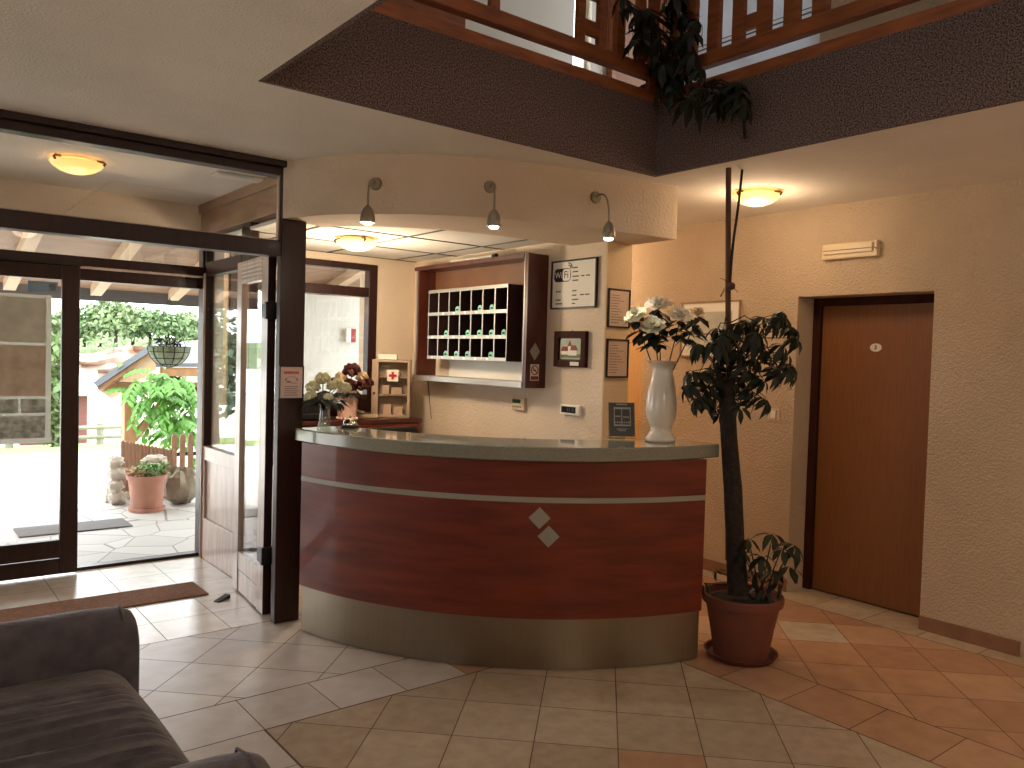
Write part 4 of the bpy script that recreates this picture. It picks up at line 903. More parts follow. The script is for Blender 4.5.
t = thing('door_sticker', 'small blue sticker above the poster on the door glass', 'sticker', (.86, yg - .001, 1.888), 0)
part('sheet', MB().box(-.085, .085, -.002, 0, 0, .07), mat('sticker_blue', (110, 150, 190), .5), t); part('print_lines', MB().box(-.07, .02, -.003, -.002, .04, .05).box(-.07, .01, -.003, -.002, .022, .028), grey_lam, t); part('emblem', MB().box(.035, .075, -.003, -.002, .012, .06), mat('sticker_emblem', (140, 134, 92), .5, rgb2=(60, 72, 92), vscale=60), t)

# ------------------------------------------------------------------ sofa
def rounded(mb, x0, x1, y0, y1, z0, z1, r, n=6):   # box with a fully rounded top, running along x
    prof = [(y0, z0), (y1, z0), (y1, z1 - r)]
    for k in range(1, n): a = PI / 2 * k / n; prof.append((y1 - r + r * math.cos(a), z1 - r + r * math.sin(a)))
    prof.append((y1 - r, z1)); prof.append((y0 + r, z1))
    for k in range(1, n): a = PI / 2 * k / n; prof.append((y0 + r - r * math.sin(a), z1 - r + r * math.cos(a)))
    prof.append((y0, z1 - r)); return prof
SX, SY0, SY1 = .735, 1.53, 3.20
t = thing('sofa', 'charcoal fabric two-seat sofa with rounded arms in front of the entrance', 'sofa', (.2, 2.46, 0))
def arm(y0, y1, name='arm', top=.615):
    mb = MB(); prof = rounded(mb, 0, 0, y0, y1, .05, top, (y1 - y0) * .46); n = len(prof); cy = (y0 + y1) / 2
    xs_ = [(-.35, 1, 0), (.45, 1, 0), (.58, 1, 0), (.65, .985, 0), (.70, .95, 0), (.728, .88, 0), (.738, .78, 0)]
    vs = []
    for x, s_, _ in xs_:
        for yy, zz in prof: vs.append((x, cy + (yy - cy) * s_, .05 + (zz - .05) * (1 - (1 - s_) * .35)))
    fs = [(i * n + k, i * n + (k + 1) % n, (i + 1) * n + (k + 1) % n, (i + 1) * n + k) for i in range(len(xs_) - 1) for k in range(n)]
    fs += [tuple(range(n - 1, -1, -1)), tuple((len(xs_) - 1) * n + k for k in range(n))]
    mb.add(vs, fs); o = part(name, mb, sofa_m, t, world=True, smooth=50)
    pp = MB(); pp.tube([(.69, y1 - .015 - (y1 - y0) * .0, .1), (.69, y1 - .012, top - .09), (.69, y1 - .05, top - .018), (.69, cy, top - .004), (.69, y0 + .05, top - .018), (.69, y0 + .012, top - .09), (.69, y0 + .015, .1)], .004, 6)
    part('piping', pp, sofa_m, o)
    bpy.data.objects[pp and o.name]
    return o
# arms: far and near
def fix_piping(o):
    for ch in children(o):
        if ch.name.startswith('piping'):
            for v_ in ch.data.vertices: v_.co = v_.co - Vector(t.location)
a1_ = arm(2.985, 3.215); fix_piping(a1_)
a2_ = arm(1.70, 1.95, top=.60); fix_piping(a2_)
# seat cushion with folds running back from the front edge
nx_, ny_ = 90, 260; mb = MB(); vs = []
cx0, cx1, cy0, cy1 = -.32, .675, 1.955, 2.99
rz_ = random.Random(5)
folds = [(.04 + .052 * k + rz_.uniform(-.015, .015), rz_.uniform(.008, .015), rz_.uniform(.018, .032) * (1 if k < 11 else .5), rz_.uniform(-.10, .02), rz_.uniform(1.5, 3)) for k in range(15)]
for i in range(nx_ + 1):
    for j in range(ny_ + 1):
        u, v_ = i / nx_, j / ny_; x = cx0 + (cx1 - cx0) * u; y = cy0 + (cy1 - cy0) * v_
        ex = max(0, (u - .9) / .1); ey = max(0, abs(v_ - .5) * 2 - .9) / .1
        z = .455 + .03 * math.sin(PI * v_) * (1 - .3 * u) - .05 * ex ** 2.2 - .03 * ey ** 2
        for (fv, fw, fa_, sl, fr) in folds:
            c0_ = fv + sl * (1 - u) + .012 * math.sin(u * fr * 2); dd = (v_ - c0_) / fw
            z += fa_ * (.55 * math.exp(-dd * dd) - .8 * math.exp(-abs(dd - 1.5) / .38)) * math.sin(min(1, max(0, (u - .15) / .5)) * PI / 2) * (1 - min(1, max(0, (u - .86) / .14)))
        vs.append((x, y, z))
fs = [(i * (ny_ + 1) + j, (i + 1) * (ny_ + 1) + j, (i + 1) * (ny_ + 1) + j + 1, i * (ny_ + 1) + j + 1) for i in range(nx_) for j in range(ny_)]
mb.add(vs, fs)
# front and side skirts of the cushion
n0 = len(mb.v)
border = [(nx_) * (ny_ + 1) + j for j in range(ny_ + 1)]
for j, bi_ in enumerate(border):
    x, y, z = mb.v[bi_]; mb.v.append((x + .012, y, z - .05)); mb.v.append((x - .005, y, .30))
for j in range(ny_):
    a, b = border[j], border[j + 1]; c_, d_ = n0 + 2 * j, n0 + 2 * (j + 1)
    mb.f += [(a, c_, d_, b), (c_, c_ + 1, d_ + 1, d_)]; mb.m += [0, 0]
part('seat_cushion', mb, sofa_m, t, world=True, smooth=70)
part('base', MB().box(-.35, .66, 1.952, 2.983, .06, .30), sofa_m, t, world=True, bevel=.02)
part('backrest', MB().box(-.55, -.33, 1.7, 3.215, .06, .85), sofa_m, t, world=True, bevel=.08, seg=5)
for x, y in ((-.45, 1.8), (-.45, 3.1), (.6, 1.8), (.6, 3.1)): part('leg', MB().tube([(x, y, 0), (x, y, .06)], [.02, .028], 12), black, t, world=True)

# ------------------------------------------------------------------ mats, door stop
tag(part('lobby_mat', MB().box(-.9, 1.65, 5.08, 5.405, 0.0005, .009), rust_mat, bevel=.003), 'brown coir mat set into the lobby floor', 'door mat')
q = at_z(222, 600); t = thing('door_stop', 'small dark wedge holding the inner door leaf open', 'door stop', (q.x, q.y, 0), .5)
part('wedge', MB().add([(-.05, -.02, .0005), (.05, -.02, .0005), (.05, .02, .0005), (-.05, .02, .0005), (.05, -.02, .025), (.05, .02, .025), (-.05, -.02, .004), (-.05, .02, .004)], [(0, 3, 2, 1), (4, 5, 7, 6), (1, 2, 5, 4), (0, 1, 4, 6), (2, 3, 7, 5), (3, 0, 6, 7)]), metal_dk, t)

# ------------------------------------------------------------------ plants
def palmate(mb, c, up, L, n=7, droop=.5, rnd=random):
    c = Vector(c); up = Vector(up).normalized(); o = up.orthogonal().normalized(); a0 = rnd.uniform(0, 6)
    for k in range(n):
        d = Matrix.Rotation(a0 + 2 * PI * k / n, 3, up) @ o; d = d * 1.0 + up * rnd.uniform(-.55, .15) + V(0, 0, -.25)
        l = L * rnd.uniform(.75, 1.1); mb.leaf(c + d.normalized() * .012, d, up, l, l * .42, droop * rnd.uniform(.5, 1.3), .2)
PT = V(3.60, 2.515, 0)
t = thing('potted_umbrella_tree', 'tall dark-leaved potted tree with mossy trunk beside the counter', 'potted plant', PT)
part('saucer', MB().lathe([(.15, .002), (.17, .004), (.188, .03), (.192, .034), (.182, .034), (.165, .012), (.1, .010)], seg=40), terr, t, smooth=50)
part('pot', MB().lathe([(.135, .012), (.14, .014), (.165, .16), (.188, .275), (.19, .285), (.207, .292), (.212, .31), (.210, .335), (.205, .34), (.192, .335), (.185, .30), (.15, .29)], seg=40), terr, t, smooth=40)
part('soil', MB().lathe([(.12, .27), (.186, .285), (.186, .296), (.1, .302)], seg=28), soil, t, smooth=60)
ref = V(PT.x, PT.y, .8)
tp = [at_d(738, 594, ref), at_d(735, 540, ref), at_d(733, 490, ref), at_d(729, 440, ref), at_d(727, 400, ref), at_d(726, 378, ref)]
part('trunk', MB().tube(tp, [.055, .048, .048, .043, .043, .048], 14), bark, t, world=True, smooth=60, label='thick mossy trunk')
sp = [at_d(728, 560, ref, .05), at_d(729, 400, ref, .045), at_d(728, 300, ref, .03), at_d(728.5, 168, ref, .02)]
part('support_stake', MB().tube(sp, .0145, 8), stake_m, t, world=True, label='thin brown wooden stake')
tw = MB()
for k in range(7):
    b0 = at_d(728, 283 + random.uniform(-2, 6), ref, .01); e0 = at_d(728 + random.uniform(-14, 14), 283 + random.uniform(-10, 28), ref, random.uniform(-.08, .02)); tw.tube([b0, (b0 + e0) / 2 + V(0, 0, .012), e0], .0018, 5)
tw.ball(at_d(731, 286, ref, -.01), .022, 8, 6, jitter=.2)
part('tie_twigs', tw, stake_m, t, world=True)
rp = random.Random(11); fo = MB(); br = MB()
cl0 = [(700, 345), (690, 372), (686, 384), (706, 398), (716, 408), (728, 330), (738, 322), (752, 340), (764, 314), (778, 318), (790, 322), (796, 336), (788, 352), (796, 366), (778, 366), (762, 376), (752, 392), (766, 404), (745, 368), (712, 368), (720, 350), (738, 352), (704, 384), (695, 398), (748, 318), (770, 350), (783, 372), (712, 338), (758, 360), (734, 385), (742, 404), (720, 392)]
cl = cl0 + [(a + rp.uniform(-11, 11), b + rp.uniform(-9, 9)) for a, b in cl0 for _ in range(1)]
for px, py in cl:
    c_ = at_d(px + rp.uniform(-3, 3), py + rp.uniform(-3, 3), ref, rp.uniform(-.2, .2)); s0 = tp[4].lerp(sp[2], rp.uniform(0, .8)) if py < 380 else tp[4].lerp(tp[5], rp.random())
    md = (s0 + c_) / 2 + V(0, 0, .05); br.tube([s0, md, c_], [.004, .003, .002], 5)
    palmate(fo, c_, (c_ - s0).normalized() * .6 + V(rp.uniform(-.3, .3), rp.uniform(-.3, .3), .7), rp.uniform(.066, .096), rp.choice((6, 7, 8)), .8, rnd=rp)
lowc = [((704, 583), .07), ((716, 570), .05), ((748, 538), .1), ((773, 534), .13), ((762, 556), .11), ((782, 548), .1), ((795, 545), .12), ((789, 566), .12), ((772, 570), .11), ((755, 572), .1), ((742, 552), .08), ((778, 582), .09), ((765, 588), .08)]
lo_br = MB(); lo_fo = MB()
for (px, py), L in lowc:
    c_ = at_d(px, py, ref, rp.uniform(-.12, .1)); s0 = V(PT.x + rp.uniform(.02, .1), PT.y - rp.uniform(.02, .1), .3)
    lo_br.tube([s0, (s0 + c_) / 2 + V(0, 0, .03), c_], [.005, .004, .002], 5); palmate(lo_fo, c_, (c_ - s0).normalized() * .5 + V(rp.uniform(-.4, .4), rp.uniform(-.4, .4), .7), L * .85, 6, rnd=rp)
part('branches', br, bark, t, world=True); part('foliage', fo, leaf_d, t, world=True, smooth=50); part('shoot_stems', lo_br, bark, t, world=True); part('shoot_foliage', lo_fo, leaf_d, t, world=True, smooth=50, label='small leafy shoots rising from the pot')
# trailing plant over the railing corner
CR_ = V(X1, Y1, 3.0)
t = thing('trailing_plant', 'dark trailing plant hanging over the corner of the gallery railing', 'plant', (X1 + .1, Y1 + .1, 3.03))
fo = MB(); br = MB(); ref2 = V(X1 - .02, Y1 - .06, 3.05)
cl2 = [(628, 6), (638, 14), (650, 10), (645, 30), (655, 25), (640, 42), (662, 50), (655, 62), (668, 70), (676, 58), (672, 82), (682, 74), (690, 60), (684, 90), (694, 50), (690, 30), (680, 12), (700, 20), (672, 92), (700, 88), (712, 92), (724, 88), (736, 86), (740, 96), (728, 100), (690, 98), (668, 5), (656, 40), (683, 44), (742, 104), (718, 100), (699, 66)]
cl2 = cl2 + [(a + rp.uniform(-9, 9), b + rp.uniform(-9, 5)) for a, b in cl2[::2] if a < 690]
for px, py in cl2:
    ax, ay = px + rp.uniform(-2, 2), py + rp.uniform(-2, 2); c_ = at_x(ax, ay, X1 - rp.uniform(.05, .16)) if px > 684 else at_y(ax, ay, Y1 - rp.uniform(.05, .16)); s0 = at_d(680 + rp.uniform(-8, 8), 55 + rp.uniform(-25, 20), ref2, .06)
    if px > 705: s0 = at_x(704, 84, X1 - .06)
    br.tube([s0, (s0 + c_) / 2 + V(0, 0, .03), c_], [.006, .005, .003], 5); palmate(fo, c_, V(rp.uniform(-.6, .3), rp.uniform(-.6, .3), .6), rp.uniform(.075, .125), 7, .8, rnd=rp)
st_ = [at_d(684, 62, ref2, .02), at_d(690, 82, ref2, -.02), at_x(716, 88, X1 - .06), at_x(738, 92, X1 - .08), at_x(743, 112, X1 - .08), at_x(744.5, 135, X1 - .06), at_d(744, 150, ref, .12), at_d(739, 200, ref, .05), at_d(733, 245, ref, .02), at_d(729.8, 285, ref, .0)]
part('hanging_stem', MB().tube([tuple(q_) for q_ in smooth_path([tuple(q_) for q_ in st_], 5)], .0075, 6), bark, t, world=True, smooth=60, label='long thin dark stem reaching down to the stake')
part('stems', br, bark, t, world=True); part('foliage', fo, leaf_d, t, world=True, smooth=50)
part('root_pot', MB().lathe([(.07, -.015), (.10, .11), (.105, .11), (.09, .1)], (0, 0, 0), 24), terr, t, smooth=40)

# ------------------------------------------------------------------ outdoors
def ground(name, pts, m, label, cat, z=-.02):
    mb = MB(); mb.prism(pts, z - .1, z); return struct(name, mb, m, label, cat)
ground('path_paving', [(-3, 6.2), (4, 6.2), (4, 9.2), (1.75, 8.9), (1.2, 7.9), (-3, 7.6)], paving_m, 'irregular pale flagstone paving outside the entrance', 'paving', .0)
ground('driveway', [(-20, 6.2), (12, 6.2), (12, 13.2), (-20, 13.2)], drive_m, 'bright gravel driveway beyond the flagstones', 'driveway', -.02)
def slope(name, x0, x1, y0, y1, z0, z1, m, label, cat):
    mb = MB().add([(x0, y0, z0), (x1, y0, z0), (x1, y1, z1), (x0, y1, z1), (x0, y0, z0 - .1), (x1, y0, z0 - .1), (x1, y1, z1 - .1), (x0, y1, z1 - .1)], [(0, 1, 2, 3), (7, 6, 5, 4), (0, 4, 5, 1), (1, 5, 6, 2), (2, 6, 7, 3), (3, 7, 4, 0)])
    return struct(name, mb, m, label, cat)
slope('lawn', -25, 30, 13.2, 40, -.02, -2.85, lawn_m, 'sunlit lawn beyond the driveway', 'lawn')
slope('field', -40, 70, 40, 62, -2.85, -1.7, field_m, 'pale open ground below the quarry face', 'field')
def rough(name, x0, x1, y, z0, z1, m, label, cat, nx=60, nz=10, amp=.8, lean=3, top=0):
    mb = MB(); vs = []; rq = random.Random(9)
    for i in range(nx + 1):
        for j in range(nz + 1):
            u, v_ = i / nx, j / nz; vs.append((x0 + (x1 - x0) * u, y + lean * v_ + rq.uniform(-amp, amp), z0 + (z1 - z0) * v_ * (1 + .12 * math.sin(u * 17) + .08 * math.sin(u * 41 + 1))))
    fs = [(i * (nz + 1) + j, (i + 1) * (nz + 1) + j, (i + 1) * (nz + 1) + j + 1, i * (nz + 1) + j + 1) for i in range(nx) for j in range(nz)]
    mb.add(vs, fs); return struct(name, mb, m, label, cat, smooth=60)
rough('hill_quarry', 2, 40, 60, -1.9, 1.6, cliff_m, 'reddish and white quarry face on the far hill', 'hill')
rough('hill_green', -40, 80, 66, 0, 2.6, hill_m, 'green slope above the quarry', 'hill', lean=20, amp=.5)
def crown(mb, c, rx, ry, rz, n, size, rq):
    for _ in range(n):
        a = rq.uniform(0, 2 * PI); z = rq.uniform(-1, 1); s_ = math.sqrt(1 - z * z); q_ = rq.uniform(.55, 1.05)
        p_ = V(c[0] + rx * q_ * s_ * math.cos(a), c[1] + ry * q_ * s_ * math.sin(a), c[2] + rz * q_ * z)
        d = Vector((rq.uniform(-1, 1), rq.uniform(-1, 1), rq.uniform(-1, 1))).normalized(); mb.leaf(p_, d, (rq.uniform(-1, 1), rq.uniform(-1, 1), 1), size * rq.uniform(.7, 1.4), size * .75, .2)
def tree(label, x, y, z, hgt, rad, m, n=700, size=.4, name='broadleaf_tree', group='trees beyond the driveway', trunk_h=.25):
    t = thing(name, label, 'tree', (x, y, z), 0, group); rq = random.Random(int(x * 10 + y)); mb = MB()
    for k in range(6):
        a = rq.uniform(0, 6.3); rr_ = rad * rq.uniform(.1, .55); crown(mb, (x + rr_ * math.cos(a), y + rr_ * math.sin(a), z + hgt * rq.uniform(trunk_h + .2, .8)), rad * .6, rad * .6, hgt * .25, n // 6, size, rq)
    part('crown', mb, m, t, world=True); part('trunk', MB().tube([(x, y, z), (x + .05 * rad, y, z + hgt * .7)], [rad * .08, rad * .03], 8), bark, t, world=True)
    return t
FT = [(56, 318, 10.0), (84, 322, 11), (100, 312, 12.5), (116, 303, 13.5), (133, 312, 12.5), (150, 314, 11.5), (168, 318, 11.5), (187, 315, 12), (200, 322, 11), (214, 330, 10), (262, 345, 10)]
names_ = ['round green tree, farthest left of the row on the quarry edge', 'green tree second from the left on the quarry edge', 'green tree third from the left on the quarry edge', 'tallest green tree of the row on the quarry edge', 'green tree just right of the tallest on the quarry edge', 'green tree two right of the tallest on the quarry edge', 'green tree behind the left side of the hanging basket', 'green tree behind the right side of the hanging basket', 'green tree cut by the doorway post on the quarry edge', 'green tree beyond the lobby side glass, left one', 'green tree beyond the lobby side glass, right one']
for i, (px, py, _) in enumerate(FT):
    Yd = 66 + 3 * (i % 3); q_ = at_y(px, py, Yd); z0 = 1.4; tree(names_[i], q_.x, q_.y, z0, max(1.5, q_.z - z0) * 1.12, 1.9, [leaf_o, leaf_o2][i % 2], 1300, .36, trunk_h=.28)
# low scrub between cliff and trees
mb = MB(); rq = random.Random(21)
for k in range(60): crown(mb, (rq.uniform(2, 34), 63.5 + rq.uniform(-.5, 1.5), 1.55 + rq.uniform(-.1, .3)), 1.0, .6, .5, 26, .4, rq)
o = part('scrub', mb, leaf_o2); tag(o, 'pale green scrub along the quarry rim', 'scrub', kind='stuff')
# tree near the left, mirrored in the lobby glass
tree('blue-green conifer-like tree left of the driveway, seen as a reflection in the lobby glass', -1.1, 15, -.2, 2.9, .9, leaf_bl, 900, .16, trunk_h=.15)
tree('pale green tree left of the lawn, seen between poster and door stile', at_y(54, 330, 24).x, 24, -1.2, at_y(56, 316, 24).z + 1.3, .42, leaf_o, 900, .2, trunk_h=-.1)
# barn
Yb = 40; L0, R0 = at_y(20, 440, Yb).x, at_y(87, 440, Yb).x; zb0, zb1 = -2.85, at_y(70, 395, Yb).z
t = thing('barn', 'dark red plank barn with white roof across the lawn', 'barn', ((L0 + R0) / 2, Yb, zb0))
part('walls', MB().box(L0, R0, Yb, Yb + 5, zb0, zb1), barn_red, t, world=True); part('window', MB().box(R0 - 1.9, R0 - 1.5, Yb - .03, Yb, zb0 + .7, zb0 + 1.3), paper, t, world=True)
zr = at_y(60, 374, Yb + 3).z
part('roof', MB().add([(L0 - .5, Yb - .6, zb1), (R0 + .9, Yb - .6, zb1), (R0 + .9, Yb + 2.8, zr), (L0 - .5, Yb + 2.8, zr), (L0 - .5, Yb + 5.6, zb1), (R0 + .9, Yb + 5.6, zb1)], [(0, 1, 2, 3), (3, 2, 5, 4), (0, 3, 4), (1, 5, 2)]), roof_white, t, world=True)
# split rail fence
t = thing('rail_fence', 'grey split-rail fence along the far side of the lawn', 'fence', (at_y(100, 446, 25).x, 25, -1.28))
def lawn_z(y): return -.02 - (y - 13.2) / 26.8 * 2.83
for i, X_ in enumerate((at_y(100, 446, 25).x - 4.4, at_y(100, 446, 25).x - 2.2, at_y(100, 446, 25).x, at_y(100, 446, 25).x + 2.2, at_y(100, 446, 25).x + 4.4)): part('post', MB().tube([(X_, 25, -1.35), (X_, 25, at_y(100, 423, 25).z)], .1, 8), old_wood, t, world=True)
for py in (427, 436.5): z_ = at_y(100, py, 25).z; part('rail', MB().tube([(at_y(100, 446, 25).x - 5, 24.93, z_ - .05), (at_y(100, 446, 25).x, 24.93, z_), (at_y(100, 446, 25).x + 5.5, 24.93, z_ - .04)], .06, 8), old_wood, t, world=True)
# shelter with climbing plant
YS = 10.8
t = thing('garden_shelter', 'low timber garden shelter with grey sheet roof behind the picket fence', 'shelter', (2.6, YS, -.02))
part('post', MB().box(2.435, 2.57, YS, YS + .14, -.02, 1.0), shelter_wood, t, world=True, bevel=.006); part('post', MB().box(3.45, 3.58, YS, YS + .14, -.02, 1.0), shelter_wood, t, world=True, bevel=.006)
part('tie_beam', MB().box(2.22, 3.7, YS - .02, YS + .12, .98, 1.1), shelter_wood, t, world=True, bevel=.006)
part('brace', MB().tube([(2.55, YS + .06, .38), (3.0, YS + .06, .95)], .06, 8), shelter_wood, t, world=True); part('brace', MB().tube([(2.5, YS + .22, .45), (2.62, YS + .7, .98)], .06, 8), shelter_wood, t, world=True)
e0, e1 = at_y(97, 386, YS), at_y(150, 349, YS); ex2 = V(3.9, YS, 1.72)
def roof_plane(x0, z0, x1, z1, y0, y1, th): return MB().prism_y([(x0, z0), (x1, z1), (x1, z1 + th), (x0, z0 + th)], y0, y1)
def quad_slab(a, b, c_, d, th):
    n_ = (b - a).cross(d - a).normalized() * th
    if n_.z < 0: n_ = -n_
    return MB().add([a, b, c_, d, a + n_, b + n_, c_ + n_, d + n_], [(0, 1, 2, 3), (7, 6, 5, 4), (0, 4, 5, 1), (1, 5, 6, 2), (2, 6, 7, 3), (3, 7, 4, 0)])
P0, P1, P2, P3 = at_y(97, 387, 10.55), at_y(151, 351, 10.55), at_y(166, 358, 12.0), at_y(112, 396, 12.0)
part('roof_sheet', quad_slab(P0, P1, P2, P3, .07), roof_grey, t, world=True)
part('roof_boards', quad_slab(P0 + V(.03, .03, -.045), P1 + V(.03, .03, -.045), P2 + V(0, 0, -.045), P3 + V(0, 0, -.045), .04), shelter_wood, t, world=True)
part('roof_sheet', quad_slab(at_y(156, 367, 10.5), at_y(226, 367, 10.5), at_y(226, 346, 11.6), at_y(152, 346, 11.6), .05), roof_grey, t, world=True)
part('fascia_beam', MB().box(2.8, 3.9, YS - .28, YS - .18, 1.19, 1.30), shelter_wood, t, world=True)
t = thing('climbing_vine', 'bright green leafy climber hanging from the shelter roof', 'climbing plant', (3.3, YS - .15, -.02))
mb = MB(); rq = random.Random(4)
def frond(mb, p_, d, L, rq):
    p_ = Vector(p_); d = Vector(d).normalized(); side = d.cross(V(0, 0, 1)); side = side.normalized() if side.length > .1 else V(1, 0, 0)
    for k in range(6):
        c_ = p_ + d * L * k / 6 + V(0, 0, -L * .5 * (k / 6) ** 2)
        for sg in (1, -1): mb.leaf(c_, d * .5 + side * sg + V(0, 0, -.55), (0, -.6, .8), L * .36, L * .15, .3)
    mb.leaf(p_ + d * L, d + V(0, 0, -.6), (0, -.6, .8), L * .34, L * .14, .3)
vine_pts = [(140, 385), (150, 372), (160, 378), (172, 380), (184, 378), (192, 385), (146, 398), (156, 395), (166, 400), (178, 398), (188, 402), (152, 412), (162, 412), (172, 418), (184, 415), (192, 420), (170, 430), (180, 432), (188, 436), (178, 420), (136, 388), (160, 388), (184, 390), (168, 408), (190, 448), (193, 462), (150, 384), (176, 388), (145, 405)]
for px, py in vine_pts:
    for k in range(3): frond(mb, at_y(px + rq.uniform(-4, 4), py + rq.uniform(-5, 3), YS - .25 + rq.uniform(-.25, .1)), (rq.uniform(-1, 1), rq.uniform(-1, .3), rq.uniform(-.9, .3)), rq.uniform(.22, .36), rq)
part('foliage', mb, leaf_l, t, world=True); part('stem', MB().tube([(3.42, YS - .08, -.02), (3.38, YS - .12, .5), (3.3, YS - .1, 1.0), (2.9, YS - .15, 1.2)], .03, 8), bark, t, world=True)
# picket fences
t = thing('picket_fence', 'low wooden fence of closely set boards behind the terracotta pot', 'fence', (2.1, 8.7, -.02), 0)
a_, b_ = at_y(122, 490, 8.75), at_y(173, 490, 8.6)
n = 15
for i in range(n):
    u = i / (n - 1); x = a_.x + (b_.x - a_.x) * u; y = 8.75 + (-.15) * u; h_ = .60 - .10 * u
    part('board', MB().prism_y([(x - .015, -.02), (x + .015, -.02), (x + .015, h_ - .012), (x, h_), (x - .015, h_ - .012)], y - .01, y + .01), picket_wood, t, world=True)
for z in (.1, .4): part('rail', MB().tube([(a_.x - .01, 8.775, z), (b_.x + .01, 8.625, z)], .012, 6), picket_wood, t, world=True)
t = thing('picket_fence', 'taller rounded pickets with dark rails behind the boulder', 'fence', (2.55, 8.8, -.02), 0)
for i in range(7):
    x = at_y(174 + i * 8.2, 460, 8.8).x; part('picket', MB().prism_y([(x - .028, -.02), (x + .028, -.02), (x + .028, .60), (x + .016, .635), (x - .016, .635), (x - .028, .60)], 8.79, 8.81), picket_wood, t, world=True)
for z in (.2, .42): part('rail', MB().box(at_y(170, 460, 8.8).x, at_y(226, 460, 8.8).x, 8.81, 8.83, z - .02, z + .02), metal_dk, t, world=True)
# terracotta pot outside
q = at_z(147, 511); q = V(2.02, 8.05, 0)
t = thing('outdoor_pot', 'pale terracotta pot of green plants on the flagstones outside', 'potted plant', q); t.scale = (.87, .87, 1)
part('saucer', MB().lathe([(.15, .001), (.18, .003), (.19, .035), (.17, .035)], seg=32), terr_out, t, smooth=50); part('pot', MB().lathe([(.14, .012), (.155, .03), (.18, .24), (.187, .30), (.205, .302), (.208, .345), (.195, .345), (.185, .31), (.1, .30)], seg=32), terr_out, t, smooth=40); part('soil', MB().lathe([(.1, .30), (.184, .315), (.184, .32), (.05, .33)], seg=24), soil, t)
mb = MB(); 
for k in range(240):
    a = rq.uniform(0, 6.3); r_ = .18 * math.sqrt(rq.random()); mb.leaf((r_ * math.cos(a) + .04, r_ * math.sin(a), .33 + rq.uniform(0, .1)), (rq.uniform(-1, 1), rq.uniform(-1, 1), rq.uniform(.1, 1)), (0, 0, 1), .06, .03, .3)
part('foliage', mb, mat('leaf_pot_green', (98, 140, 62), .6, var=.3, vscale=9), t)
mb = MB()
for k in range(60):
    a = rq.uniform(2.2, 4.4); r_ = .2 * math.sqrt(rq.random()); mb.leaf((r_ * math.cos(a), r_ * math.sin(a), .35 + rq.uniform(0, .05)), (rq.uniform(-1, 1), rq.uniform(-1, 1), rq.uniform(-.3, .6)), (0, 0, 1), .06, .035, .4)
part('dry_leaves', mb, mat('leaf_dry', (190, 150, 116), .8), t, label='dry pinkish leaves')
# boulders and stones
def rock(name, label, loc, r_, sz, m, seed, group=None, seg=14):
    random.seed(seed); mb = MB(); mb.ball((0, 0, r_ * sz[2] * .92), r_, seg, 9, 0, sz, .2); o = part(name, mb, m, smooth=35); o.location = loc; return tag(o, label, 'rock', group)
b_loc = at_z(180, 506); rock('boulder', 'squarish grey-brown boulder right of the terracotta pot outside', (b_loc.x + .03, b_loc.y + .12, 0), .19, (.85, .75, 1.0), stone, 2)
rock('rock', 'white stone lying on top of the boulder outside', (at_y(158, 452, 8.3).x, 8.42, .39), .1, (1.2, .7, .45), stone_p, 12)
stl = ['topmost pale stone of the stack left of the board fence', 'second pale stone down in the stack left of the board fence', 'third pale stone down in the stack left of the board fence', 'lowest pale stone of the stack left of the board fence']
for i, z in enumerate((.36, .24, .12, 0)):
    q = at_y(116 + (i % 2) * 2, 480, 8.5); rock('rock', stl[i], (q.x - .01, 8.5, z), .1, (.82 + .1 * (i % 2), .8, .64), stone_p, 30 + i, 'pale stones stacked by the fence', 11)
for i in range(4):
    q = at_z(106 + i * 7, 505 - i); o = part('slate', MB().box(-.02, .02, -.06, .06, 0, .16 - .02 * i), stone_p, bevel=.006); o.location = (q.x, q.y + .15, -.018); o.rotation_euler = (0, .14, .5)
    tag(o, ['upright slate, first from the left below the stone stack', 'upright slate, second from the left below the stone stack', 'upright slate, third from the left below the stone stack', 'upright slate nearest the terracotta pot'][i], 'slate', 'upright slates edging the paving')
tag(part('outdoor_mat', MB().box(.9, 1.74, 7.37, 7.74, .001, .012), grey_mat, bevel=.003), 'grey door mat on the flagstones outside', 'door mat')
# low plant outside, left bottom of the door glass
q = at_z(8, 540); t = thing('stone_trough', 'stone trough of small plants seen through the glass below the poster', 'planter', (.55, 7.15, 0))
part('trough', MB().box(-.45, .16, -.12, .12, 0, .16), stone, t, bevel=.02, seg=3); mb = MB()
for k in range(150): mb.leaf((rq.uniform(-.42, .12), rq.uniform(-.08, .08), .16 + rq.uniform(0, .05)), (rq.uniform(-1, 1), rq.uniform(-1, 1), rq.uniform(.2, 1.2)), (0, 0, 1), .07, .025, .3)
part('foliage', mb, leaf_o, t)
# hanging basket
q = at_y(169, 348, 8.6); t = thing('hanging_basket', 'moss-lined wire hanging basket with dark plant under the porch eave', 'hanging basket', (q.x, 8.6, q.z - .19))
Rb = .205
part('moss_liner', MB().lathe([(Rb * math.sin(a) + .002, Rb - Rb * math.cos(a)) for a in [PI / 2 * k / 9 for k in range(10)]] + [(Rb * .9, Rb)], seg=28), moss, t, smooth=60)
wr = MB()
for k in range(12):
    a = 2 * PI * k / 12; wr.tube([(1.02 * Rb * math.sin(b) * math.cos(a), 1.02 * Rb * math.sin(b) * math.sin(a), Rb - 1.02 * Rb * math.cos(b)) for b in [PI / 2 * j / 8 for j in range(9)]], .004, 5)
for b in (.5, .95, 1.3, PI / 2): wr.tube([(1.02 * Rb * math.sin(b) * math.cos(a), 1.02 * Rb * math.sin(b) * math.sin(a), Rb - 1.02 * Rb * math.cos(b)) for a in [2 * PI * j / 24 for j in range(25)]], .004, 5)
part('wire_frame', wr, metal_dk, t)
